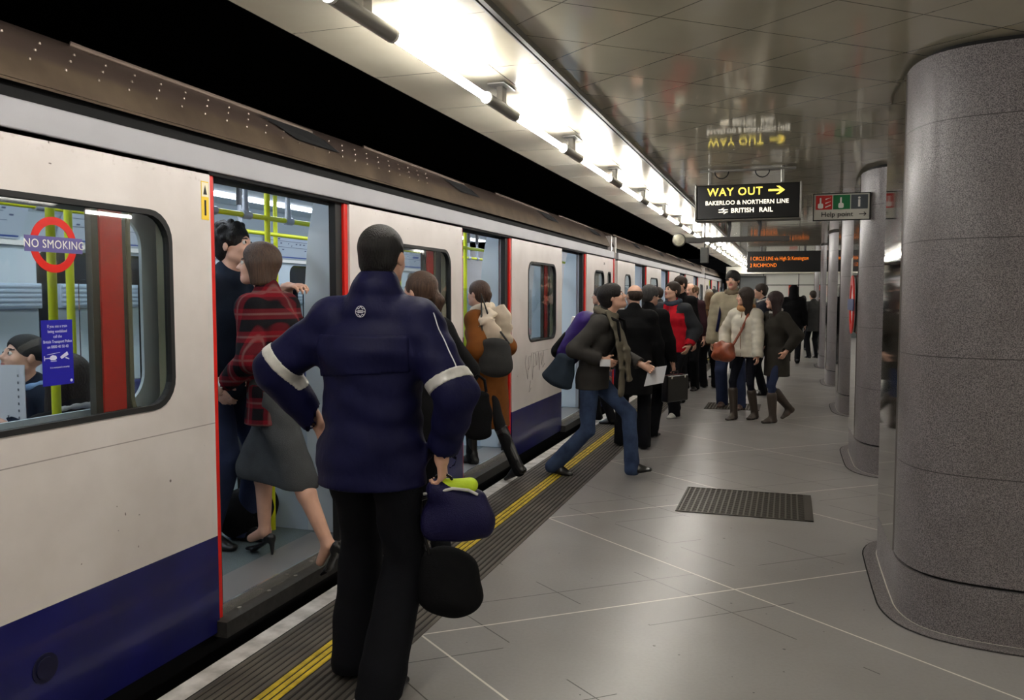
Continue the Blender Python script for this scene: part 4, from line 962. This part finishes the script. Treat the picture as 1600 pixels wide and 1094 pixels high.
S_ = SDF(.006, noise=.003, seed=2); S_.cone((-.02, 0, -.06), (.12, .03, -.09), (.05, .03), (.05, .03), k=.02).cone((-.05, 0, -.19), (.15, .03, -.17), (.07, .05), (.07, .05), right=(0, 0, 1), k=.03).ell((.05, .01, -.15), (.14, .055, .09), k=.03)
tr = MB().tube([(-.07, -.035, -.065), (0, -.04, -.05), (.05, -.035, -.035), (.11, -.02, -.04), (.14, 0, -.06)], .006, 8)
hv = SDF(.006, noise=.003); hv.cone((-.02, 0, -.045), (.1, .02, -.03), (.035, .03), (.03, .03), k=.01).cone((-.12, .01, .04), (-.135, .0, -.16), (.018, .03), (.02, .03), right=(1, 0, 0), k=.02)
hd = MB().tube([(-.05, 0, -.05), (-.03, 0, .0), (.0, 0, .015), (.03, 0, .0), (.05, 0, -.05)], .006, 8)
bagobj('holdall', 'navy bag with pale trim and hi-vis yellow cloth, carried beside the navy jacket', 'bag', (hx, hy, hz), S_, NB, (('pale_trim', tr, BANDM), ('hi_vis_vest', hv, HIV), ('handle', hd, SHO)))
S_ = SDF(.008, noise=.003); S_.cone((0, 0, -.02), (.0, 0, -.14), (.12, .07), (.14, .09), right=(1, 0, 0), k=.03)
hd = MB().tube([(-.06, -.03, .0), (-.09, -.04, .12), (-.10, -.045, .24), (-.05, -.03, .26)], .007, 8)
bagobj('shoulder_bag', 'soft black bag hanging below the navy bag, against the dark trouser leg', 'bag', (hx + .0, hy + .04, hz - .34), S_, BLK, (('strap', hd, SHO),))

# woman in plaid stepping aboard
m = cloth('plaid_red', (70, 14, 22), rough=.9); g = G(m); X, Y, Z = g.xyz()
def stripe(c, per, off, w_): f = g.m('ABSOLUTE', g.m('SUBTRACT', g.m('FRACT', g.m('ADD', g.m('DIVIDE', c, per), off)), .5)); return g.ramp(f, w_, w_ + .05, 1., 0.)
st1 = g.m('ADD', stripe(g.m('ADD', Y, g.m('MULTIPLY', X, .3)), .12, .1, .24), stripe(Z, .12, .3, .24)); st2 = g.m('MAXIMUM', stripe(g.m('ADD', Y, g.m('MULTIPLY', X, .3)), .12, .55, .02), stripe(Z, .12, .8, .02))
base = g.mix(g.m('MULTIPLY', st1, .5), srgb((104, 14, 26)), srgb((14, 13, 18))); base = g.mix(g.m('MULTIPLY', st2, .3), base, srgb((120, 110, 104))); g.out('Base Color', base)
SKIRT = cloth('grey_skirt', (66, 68, 70))
J = person('person in red plaid jacket, grey skirt and black heels stepping into nearest doorway', (-2.70, 3.98, FZ), 84, h=1.79, fem=True, lean=7, hip=(0, .0, .945), bres=.0075,
    foot={1: (.07, .17, 0, .045, 0), -1: (-.04, -.40, 0, -.03, 35)}, wrist={-1: (-.19, .20, 1.0), 1: (.2, .25, 1.0)}, pole={-1: (-.3, -1, -.1), 1: (.5, -1, 0)}, head=(34, -6), collar=True,
    top=dict(mat=m, bulk=.028, hem=.78, flare=1.14, noise=.0035), legs=dict(kind='skirt', mat=SKIRT, hem=.44, noise=.003, flare=1.1), shoe=dict(kind='heel', mat=SHO), hair=dict(kind='bob', mat=HB, t=.014, fringe=.06, cut=-.115))
S_ = SDF(.005); a, b = J['el', -1], J['wr', -1]; d = nrm(b - a); S_.cone(b - d * .012, b + d * .012, .031, .031); S_.plane(d, b + d * .012).plane(-d, b - d * .012); sdf_obj('watch_strap', S_, WHITE, J['e'])

# curly haired man inside
J = person('person with curly dark hair and navy jacket inside the nearest doorway, facing right', (-3.2, 4.17, FZ), -90, h=1.93, bres=.009, lean=4, wrist={1: (.2, .1, .9), -1: (-.12, .33, 1.41)}, pole={-1: (-.6, 0, -1)}, head=(8, -10),
    handdir={-1: ((.3, 1, .1), (-.2, 0, -1), (-1, 0, .2))}, top=dict(mat=cloth('dark_teal_navy', (26, 34, 48)), bulk=.03, hem=.82), legs=dict(mat=JEAND), shoe=dict(kind='shoe', mat=SHO), hair=dict(kind='curly', mat=HD, t=.016, res=.006), foot={-1: (-.1, .04, 0), 1: (.1, -.04, 0)})
# sports bag on the carriage floor
e = empty('sports_bag', (-3.25, 4.55, FZ), D2(100), 'black sports bag with white double-diamond mark on the carriage floor behind the stepping legs', 'bag')
S_ = SDF(.009, noise=.003); S_.cone((-.25, 0, .15), (.25, 0, .15), (.14, .15), (.14, .15), right=(0, 1, 0), k=.03); S_.plane((0, 0, -1), (0, 0, .0)); bo = sdf_obj('bag_body', S_, BLK, e)
mb = MB()
def dia(w_, h_, t_):
    a = [(-w_, 0), (0, h_), (w_, 0), (0, -h_)]; b_ = [(-w_ + t_ * w_ / h_ * 1.15, 0), (0, h_ - t_), (w_ - t_ * w_ / h_ * 1.15, 0), (0, -h_ + t_)]
    for k in range(4):
        q = [a[k], a[(k + 1) % 4], b_[(k + 1) % 4], b_[k]]; vs = []
        for u, v in q: p = surf(bo, (u + .0, 1, .16 + v), (0, -1, 0)); vs.append((p[0], p[1] + .003, p[2]))
        mb.add(vs, [(0, 1, 2, 3)])
dia(.17, .085, .022); dia(.10, .048, .018)
mb.build('logo_mark', WHITE, bo, fix=False)
MB().tube([(-.15, .05, .28), (-.1, .08, .36), (.1, .08, .36), (.15, .05, .28)], .012, 8).build('handle', BLK, e, smooth=True)

# ponytail woman behind the officer
J = person('person with brown ponytail and black coat, just beyond the shoulder of the navy jacket', (-1.99, 4.42, 0), 70, h=1.72, fem=True, bres=.009, lean=2, wrist={-1: (-.2, .1, .84), 1: (.24, .12, .98)}, head=(8, -8),
    top=dict(mat=BLK, bulk=.035, hem=.78, collar=.02), legs=dict(mat=TRB), shoe=dict(kind='shoe', mat=SHO), hair=dict(kind='pony', mat=HB, t=.012), scarf=dict(mat=cloth('blue_scarf', (40, 62, 110)), r=.022))
def handbag(name, label, loc, rz, w_, h_, d_, m, strap, tilt=0, flap=False, cat='bag'):
    e = empty(name, loc, D2(rz), label, cat); S_ = SDF(.008, noise=.002, seed=int(abs(loc[1] * 10)))
    S_.cone((-w_ / 2 + d_, 0, -h_ * .5), (w_ / 2 - d_, 0, -h_ * .5), (h_ * .5, d_), right=(0, 0, 1), k=.01) if False else S_.cone((0, 0, -d_ * .6), (0, 0, -h_ + d_ * .6), (w_ * .44, d_ * .8), (w_ * .5, d_), right=(1, 0, 0), k=.02)
    b_ = sdf_obj('bag_body', S_, m, e)
    MB().tube(strap, .009, 8).build('strap', m, e, smooth=True); return e
handbag('handbag', 'black handbag with chrome clasp beside the right elbow of the navy jacket', (-1.72, 4.55, 1.02), 10, .17, .27, .04, BLK, [(-.05, 0, 0), (-.04, 0, .07), (.0, 0, .1), (.04, 0, .07), (.05, 0, 0)])

# brown coat boarding
BRN = cloth('brown_coat', (112, 66, 26)); CRM = cloth('cream_scarf', (206, 192, 172))
J = person('person in long brown coat with cream scarf boarding at the second doorway', (-2.45, 6.78, .02), 78, h=1.70, fem=True, bres=.009, lean=6, hip=(0, .02, .93), foot={-1: (-.06, -.32, 0, .02, 25), 1: (.08, .25, 0, .06, 0)}, wrist={-1: (-.22, .15, 1.0), 1: (.22, .2, 1.0)}, head=(-5, -5),
    top=dict(mat=BRN, bulk=.05, hem=.44, flare=1.16, name='coat'), legs=dict(mat=cloth('black_tights', (20, 20, 22)), bulk=.01, cuff=.05), shoe=dict(kind='boot', mat=SHO, shaft=.8), hair=dict(kind='bun', mat=HB, t=.012), scarf=dict(mat=CRM, r=.035, w=.1, side=1, tails=[[(-.13, -.0, 1.46), (-.2, -.1, 1.4), (-.2, -.13, 1.15)], [(-.05, -.1, 1.5), (-.06, -.17, 1.35), (-.06, -.18, 1.2)]]))
handbag('shoulder_bag', 'dark grey slouchy shoulder bag hanging against the brown coat', (-2.3, 6.5, 1.22), 0, .3, .28, .08, CHAR, [(-.12, 0, -.02), (-.16, .1, .2), (-.2, .2, .38), (-.1, .1, .2), (.12, 0, -.03)])

# striding man with backpack
GJ = cloth('grey_jacket', (58, 56, 54))
J = person('person in grey jacket and blue jeans striding across the yellow line with a backpack', (-1.62, 7.12, 0), -92, h=1.78, lean=12, bres=.0085, hip=(0, 0, .86), foot={1: (.08, -.30, 0, .015, 8), -1: (-.06, .34, 0, .03, -10)}, wrist={1: (.17, .14, 1.02), -1: (-.12, .42, .96)}, pole={1: (.5, -1, .1), -1: (-.5, -.6, -.5)}, head=(12, -22),
    top=dict(mat=GJ, bulk=.03, hem=.76, hood=True), legs=dict(mat=JEAN, bulk=.006, cuff=.064), shoe=dict(kind='shoe', mat=SHO), hair=dict(kind='short', mat=HD, t=.02, noise=.003, fringe=.06), scarf=dict(mat=cloth('olive_scarf', (96, 90, 78)), r=.03, w=.075, tails=[[(.08, .16, 1.42), (.1, .25, 1.2), (.1, .28, .95), (.09, .28, .72)], [(-.02, .18, 1.4), (.02, .3, 1.1), (.02, .33, .85)]]))
Mw = J['M']
def world(p): return Mw @ Vector(p)
PUR = cloth('purple_backpack', (48, 30, 96), rough=.5)
e = empty('backpack', world((0, -.10, 1.20)), D2(-92), 'purple and black backpack worn by the striding person in grey', 'backpack'); e.rotation_euler = (D2(-14), 0, D2(-92))
S_ = SDF(.008, noise=.002); S_.cone((0, .0, .16), (0, -.09, -.14), (.15, .10), (.16, .12), right=(1, 0, 0), k=.03); sdf_obj('pack_body', S_, PUR, e, None)
S_ = SDF(.008, noise=.002); S_.cone((0, -.12, .0), (0, -.17, -.15), (.12, .05), (.14, .07), right=(1, 0, 0), k=.02); sdf_obj('front_pocket', S_, BLK, e)
MB().box((-.05, -.125, .12), (.03, -.1, .18)).build('label_patch', WHITE, e, bevel=.004)
for q in (-1, 1): MB().tube([(q * .09, .05, .2), (q * .11, .16, .27), (q * .12, .3, .25), (q * .13, .36, .1), (q * .14, .3, -.08), (q * .13, .08, -.14)], .014, 8).build('strap', BLK, e, smooth=True)
e = empty('satchel', world((.14, -.24, .95)), D2(-92), 'dark blue-grey satchel at the hip of the striding person in grey', 'bag')
S_ = SDF(.008, noise=.002); S_.cone((0, .04, .08), (0, -.04, -.1), (.09, .05), (.15, .06), right=(0, 1, 0), k=.03); sdf_obj('bag_body', S_, cloth('slate_satchel', (44, 54, 66)), e)
PAPER = mat('paper_white', (214, 214, 218), .6)
w_ = J['W'](J['wr', -1]); e = MB().add([(0, 0, 0), (.16, -.03, .03), (.13, -.02, -.12), (-.04, .01, -.16), (0, .003, 0), (.16, -.027, .03), (.13, -.017, -.12), (-.04, .013, -.16)], [(0, 1, 2, 3), (4, 7, 6, 5), (0, 4, 5, 1), (1, 5, 6, 2), (2, 6, 7, 3), (3, 7, 4, 0)]).build('paper_sheet', PAPER)
e.location = w_ + np.array((.05, -.03, -.02)); tag(e, 'white sheet of paper held in front by the striding person in grey', 'paper')
w_ = J['W'](J['wr', 1]); e = MB().box((-.06, -.045, -.02), (.03, -.04, .04)).build('ticket', PAPER); e.location = w_ + np.array((.04, -.0, -.03)); tag(e, 'small white ticket in the near hand of the striding person in grey', 'paper')

# boarding woman at the third doorway
person('person in dark coat with pinned dark hair boarding at the third doorway', (-2.15, 10.15, .0), 85, h=1.70, fem=True, bres=.011, top=dict(mat=CHAR, bulk=.035, hem=.7), legs=dict(mat=TRB), shoe=dict(kind='shoe', mat=SHO), hair=dict(kind='bun', mat=HBL), foot={-1: (-.08, -.12, 0), 1: (.08, .12, 0, .03)}, head=(0, -4))
# two overcoats
J = person('balding person in long black overcoat seen from behind, beside the yellow line', (-1.52, 8.6, 0), 8, h=1.70, bres=.009, lean=2, top=dict(mat=BLK, bulk=.04, hem=.58, flare=1.08, name='overcoat', collar=.04), legs=dict(mat=TRB, cuff=.075), shoe=dict(kind='shoe', mat=SHO), hair=dict(kind='bald', mat=HBL, t=.008), head=(35, 0), foot={-1: (-.13, .1, 0), 1: (.12, -.06, 0)}, wrist={-1: (-.27, .1, .86), 1: (.28, .1, .84)})
J = person('grey-haired person in black overcoat holding a briefcase, right of the balding one', (-1.5, 9.4, 0), -20, h=1.70, bres=.009, lean=2, top=dict(mat=BLK, bulk=.04, hem=.56, flare=1.08, name='overcoat', collar=.04), legs=dict(mat=TRB, cuff=.075), shoe=dict(kind='shoe', mat=SHO), hair=dict(kind='short', mat=HG, t=.018), head=(-25, 0), foot={-1: (-.11, .08, 0), 1: (.11, -.08, 0)}, wrist={-1: (-.27, .1, .84), 1: (.28, .1, .82)})
w_ = J['W'](J['wr', 1])
e = empty('briefcase', w_ + np.array((.03, 0, -.13)), D2(60), 'black briefcase hanging beside the grey-haired person in the overcoat', 'briefcase')
MB().box((-.19, -.045, -.3), (.19, .045, 0)).build('case', SHO, e, bevel=.015)
MB().tube([(-.06, 0, 0), (-.05, 0, .035), (.05, 0, .035), (.06, 0, 0)], .008, 8).build('handle', SHO, e, smooth=True)
for x in (-.12, .12): MB().box((x - .012, -.05, -.04), (x + .012, -.045, -.01)).build('clasp', mat('bright_edge', (220, 218, 212), .25, .9), e)

# red jacket
REDJ = cloth('red_jacket', (198, 24, 40), rough=.7, hue2=(150, 14, 30))
def redrule(C, J, sh, hip, s):
    mi = np.zeros(len(C), int)
    mi[np.abs(C[:, 0]) > .19 * s] = 1; mi[(C[:, 2] > sh[1][2] - .06) & (np.abs(C[:, 0]) > .1)] = 1; mi[(C[:, 2] < hip[2] + .03 * s + 0 * C[:, 0]) & (np.abs(C[:, 0]) > .17)] = 1
    for q in (-1, 1): mi[np.linalg.norm(C - J['wr', q], axis=1) < .1] = 0
    return mi
J = person('person in red jacket with charcoal shoulders and dark scarf walking towards the camera', (-1.42, 11.05, 0), 160, h=1.78, bres=.0085, lean=3, hip=(0, 0, .92), foot={1: (.1, -.22, 0, .03, 25), -1: (-.1, .16, 0)}, wrist={-1: (-.25, .08, .92), 1: (.2, .16, 1.06)}, pole={1: (1, -.8, 0)}, head=(-22, -14),
    top=dict(mat=[REDJ, cloth('charcoal_panel', (44, 46, 50))], bulk=.042, hem=.84, rule=redrule, collar=.05, hood=True, front=SHO, noise=.004), legs=dict(mat=TRB, cuff=.075), shoe=dict(kind='shoe', mat=mat('trainer_white', (190, 188, 182), .5)), hair=dict(kind='short', mat=HBL, t=.014, fringe=.06), scarf=dict(mat=cloth('grey_blue_scarf', (58, 66, 78)), r=.03))
# tall man behind
J = person('tall person in black jacket right behind the red jacket', (-1.5, 12.6, 0), 150, h=1.88, bres=.010, head=(-12, 0), top=dict(mat=BLK, bulk=.035, hem=.8, collar=.03), legs=dict(mat=TRB), shoe=dict(kind='shoe', mat=CHAR), hair=dict(kind='short', mat=HBL, t=.012), foot={-1: (-.1, .14, 0), 1: (.1, -.12, 0)})

# three friends
BEI = cloth('beige_jacket', (150, 142, 122)); WJ = cloth('white_jacket', (206, 200, 184), rough=.7)
J = person('tall person with black fringe and beige jacket behind the white jacket', (-.74, 12.15, 0), 172, h=1.93, bres=.009, lean=2, head=(-4, -4), top=dict(mat=BEI, bulk=.045, hem=.78, puffy=True, collar=.05), legs=dict(mat=JEAND, bulk=.02, cuff=.075), shoe=dict(kind='shoe', mat=mat('brown_trainer', (78, 58, 50), .6)), hair=dict(kind='short', mat=HD, t=.022, fringe=.04, noise=.002), foot={-1: (-.13, .12, 0), 1: (.13, -.05, 0)}, scarf=dict(mat=cloth('check_scarf', (112, 100, 84)), r=.028))
e = empty('backpack', tuple(J['M'] @ Vector((0, -.24, 1.2))), D2(172), 'navy backpack on the tall person in the beige jacket', 'backpack')
S_ = SDF(.01); S_.cone((0, 0, .15), (0, 0, -.16), (.13, .06), (.14, .08), right=(1, 0, 0), k=.02); sdf_obj('pack_body', S_, NAVY, e)
for q in (-1, 1): MB().tube([(q * .1, .06, .22), (q * .13, .16, .35), (q * .14, .34, .32), (q * .15, .425, .1), (q * .19, .38, -.1), (q * .24, .2, -.15), (q * .15, .04, -.15)], .018, 8).build('strap', NAVY, e, smooth=True)
J = person('person in white padded jacket with tan scarf and tan shoulder bag', (-.5, 11.05, 0), 152, h=1.69, fem=True, bres=.0085, lean=2, head=(-50, 0), foot={1: (.09, .14, 0), -1: (-.08, -.1, 0)}, wrist={1: (.26, .12, .93), -1: (-.25, .14, .86)}, pole={1: (1, -.6, 0)},
    top=dict(mat=WJ, bulk=.035, hem=.84, front=cloth('brown_zip', (120, 84, 56)), puffy=True, collar=.03), legs=dict(mat=cloth('near_black_jeans', (24, 25, 34)), bulk=.0, cuff=.036, drop=0.), shoe=dict(kind='boot', mat=BOOT, shaft=.72, wide=.062), hair=dict(kind='long', mat=HBL, t=.014, fringe=.062), scarf=dict(mat=cloth('tan_scarf', (172, 128, 88)), r=.036))
TAN = mat('tan_leather', (132, 62, 34), .4, bump=.4, scale=30, var=.35)
w_ = J['M'] @ Vector((.16, .27, .95)); e = empty('shoulder_bag', w_, D2(152), 'tan leather slouch bag across the front of the white jacket', 'bag')
S_ = SDF(.008, noise=.007, seed=6); S_.cone((-.08, 0, -.03), (.1, 0, -.05), (.1, .06), (.1, .06), right=(0, 0, 1), k=.03).ell((0, .01, -.1), (.17, .08, .1), k=.03); sdf_obj('bag_body', S_, TAN, e)
MB().tube([(-.12, 0, .0), (-.2, -.08, .2), (-.24, -.18, .42), (-.2, -.26, .5)], .016, 8).build('strap', TAN, e, smooth=True)
DKC = cloth('dark_olive_coat', (50, 47, 42))
J = person('person with dark bob and fringe in knee-length dark olive parka, right of the white jacket', (-.12, 10.95, 0), 128, h=1.64, fem=True, bres=.0085, lean=3, head=(-22, -4), foot={1: (.08, -.26, 0, .08, 30), -1: (-.08, .12, 0)}, wrist={-1: (-.24, .05, .95), 1: (.22, .16, .98)}, pole={-1: (-1, -1, 0), 1: (.8, -1, 0)},
    top=dict(mat=DKC, bulk=.042, hem=.62, name='parka', flare=1.0, collar=.03, hood=True, front=SHO), legs=dict(mat=JEAND, bulk=.0, cuff=.036, drop=0.), shoe=dict(kind='boot', mat=BOOT, shaft=.66, wide=.068), hair=dict(kind='long', mat=hairm('hair_auburn', (50, 28, 26)), t=.014, fringe=.032), scarf=dict(mat=cloth('pale_shirt', (190, 186, 184)), r=.014))

# farther crowd
fp = dict(bres=.012)
person('person with short dark hair and white collar facing left beyond the white jacket', (-.36, 13.9, 0), 100, h=1.78, head=(0, 0), top=dict(mat=cloth('dark_suit', (30, 32, 42)), bulk=.03, hem=.78), legs=dict(mat=TRB), shoe=dict(kind='shoe', mat=SHO), hair=dict(kind='short', mat=HBL), scarf=dict(mat=cloth('pale_shirt', (190, 186, 184)), r=.014), **fp)
person('hooded figure in long black coat walking away down the platform', (.12, 20.8, 0), 0, h=1.84, eyes=False, foot={-1: (-.1, .2, 0), 1: (.1, -.2, 0, .03, 20)}, top=dict(mat=BLK, bulk=.05, hem=.66, flare=1.1), legs=dict(mat=TRB), shoe=dict(kind='shoe', mat=SHO), hair=dict(kind='hood', mat=BLK), **fp)
person('small distant person with dark hair and pale scarf walking towards the camera', (.42, 26, 0), 178, h=1.60, fem=True, foot={-1: (-.1, .15, 0), 1: (.1, -.15, 0)}, top=dict(mat=BLK, bulk=.04, hem=.7), legs=dict(mat=TRB), shoe=dict(kind='shoe', mat=SHO), hair=dict(kind='long', mat=HD), scarf=dict(mat=cloth('olive_scarf', (96, 90, 78)), r=.03, w=.06, tails=[[(.0, .15, 1.4), (0, .17, 1.1)]]), **fp)
person('person in dark clothes half hidden behind the far pillars, arm stretched left', (.62, 22.6, 0), 30, h=1.72, top=dict(mat=CHAR, bulk=.03, hem=.7), legs=dict(mat=TRB), shoe=dict(kind='shoe', mat=SHO), hair=dict(kind='short', mat=HBL), wrist={-1: (-.45, .1, .95), 1: (.25, .1, .85)}, **fp)
cr = [('person with reddish face and thin hair behind the tall black jacket', (-1.55, 14.2), 165, 1.80, 'bald', HBD, cloth('maroon_dark', (52, 30, 36)), .8),
      ('person with light brown hair in navy jacket in the queue at the train', (-1.62, 15.6), 150, 1.78, 'short', HBD, cloth('dark_suit', (30, 32, 42)), .8),
      ('person with dark blond hair in brown coat seen from behind in the crowd', (-1.27, 14.7), 20, 1.66, 'long', HBD, cloth('olive_brown_coat', (84, 62, 40)), .78),
      ('person with tied dark hair and white collar in khaki coat', (-1.25, 16.6), 75, 1.66, 'bun', HBL, cloth('khaki_coat', (102, 84, 58)), .8),
      ('person in dark knitted cap near the train in the crowd', (-1.22, 18.6), 20, 1.72, 'cap', cloth('plum_cap', (52, 40, 48)), BLK, .75),
      ('person with pale hair beyond the dark knitted cap', (-1.72, 19.6), 170, 1.74, 'short', hairm('hair_pale', (180, 170, 150)), CHAR, .8),
      ('person in black coat far down the platform edge', (-1.75, 21.5), 150, 1.76, 'short', HD, BLK, .7),
      ('person with dark hair behind the beige jacket, half seen', (-.75, 15.6), 185, 1.74, 'short', HD, cloth('maroon_dark', (52, 30, 36)), .8),
      ('person in grey coat boarding the second carriage', (-2.2, 15.2), 80, 1.74, 'short', HBL, CHAR, .75)]
for lab, (x, y), f, h_, hk, hm, tm, hem in cr:
    w2 = (x, y, 0)
    person(lab, w2, f, h=h_, fem=hk in ('long', 'bun'), top=dict(mat=tm, bulk=.035, hem=hem, flare=1.05), legs=dict(mat=TRB, cuff=.07), shoe=dict(kind='shoe', mat=SHO), hair=dict(kind=hk, mat=hm), scarf=dict(mat=cloth('pale_shirt', (190, 186, 184)), r=.014) if 'collar' in lab else None, **fp)
handbag('shoulder_bag', 'black bag with white print hanging on the brown coat in the crowd', (-1.36, 14.45, 1.1), 10, .26, .3, .07, BLK, [(-.1, 0, 0), (-.08, .06, .25), (.08, .06, .25), (.1, 0, 0)])

# seated passengers behind the near window
seat = dict(seated=True, hip=(0, 0, .53), knee={-1: (-.1, 1, .6), 1: (.1, 1, .6)}, bres=.009)
J = person('seated person in dark coat and cap reading a newspaper behind the near window', (-3.75, 3.35, FZ - .04), 172, h=1.74, foot={-1: (-.12, .42, 0), 1: (.12, .42, 0)}, wrist={-1: (-.2, .30, .92), 1: (.2, .30, .92)}, pole={-1: (-1, -.4, -.6), 1: (1, -.4, -.6)}, head=(-10, -18), top=dict(mat=cloth('dark_teal_navy', (26, 34, 48)), bulk=.035, hem=.48, cuffcut=True), legs=dict(mat=TRB), shoe=dict(kind='shoe', mat=SHO), hair=dict(kind='cap', mat=CHAR), scarf=dict(mat=cloth('pale_blue_shirt', (120, 150, 190)), r=.014), **seat)
e = empty('newspaper', tuple(J['M'] @ Vector((-.02, .30, 1.03))), D2(172), 'open newspaper held by the seated reader behind the near window', 'newspaper')
for q in (-1, 1):
    mb = MB(); N = 8; vs = []
    for th in (0, .003):
        for i in range(N + 1):
            for j in (0, 1): vs.append((q * i * .036, .03 * math.sin(i * .5) + th + .015 * q, -.2 + .38 * j))
    n_ = 2 * (N + 1); fs = []
    for k in (0, 1):
        for i in range(N): fs.append((k * n_ + 2 * i, k * n_ + 2 * i + 1, k * n_ + 2 * i + 3, k * n_ + 2 * i + 2))
    mb.add(vs, fs); pg = mb.build('page', PAPER, e, smooth=True, fix=False)
    mb = MB()
    for r_ in range(9): 
        yy = -.008; mb.box((min(q * .03, q * .26), yy + .015 * q + .0, -.15 + r_ * .034), (max(q * .03, q * .26), yy + .015 * q + .001, -.138 + r_ * .034))
    mb.build('print_lines', mat('newsprint', (110, 110, 116), .7), pg)
person('seated person with dark hair and pale collar seen from behind through the near window', (-3.02, 2.9, FZ - .04), 76, h=1.66, fem=True, foot={-1: (-.1, .4, 0), 1: (.1, .4, 0)}, wrist={-1: (-.15, .3, .6), 1: (.15, .3, .6)}, head=(0, -14), top=dict(mat=BLK, bulk=.04, hem=.48), legs=dict(mat=TRB), shoe=dict(kind='shoe', mat=SHO), hair=dict(kind='long', mat=HBL), scarf=dict(mat=cloth('pale_shirt', (190, 186, 184)), r=.014), **seat)
person('seated person in grey coat on the far bench beyond the near window', (-4.42, 2.35, FZ - .04), -90, h=1.72, foot={-1: (-.1, .45, 0), 1: (.1, .45, 0)}, wrist={-1: (-.15, .35, .62), 1: (.15, .35, .62)}, top=dict(mat=CHAR, bulk=.035, hem=.48), legs=dict(mat=JEAND), shoe=dict(kind='shoe', mat=SHO), hair=dict(kind='short', mat=HBL), **seat)
print('script time', time.time() - T0)
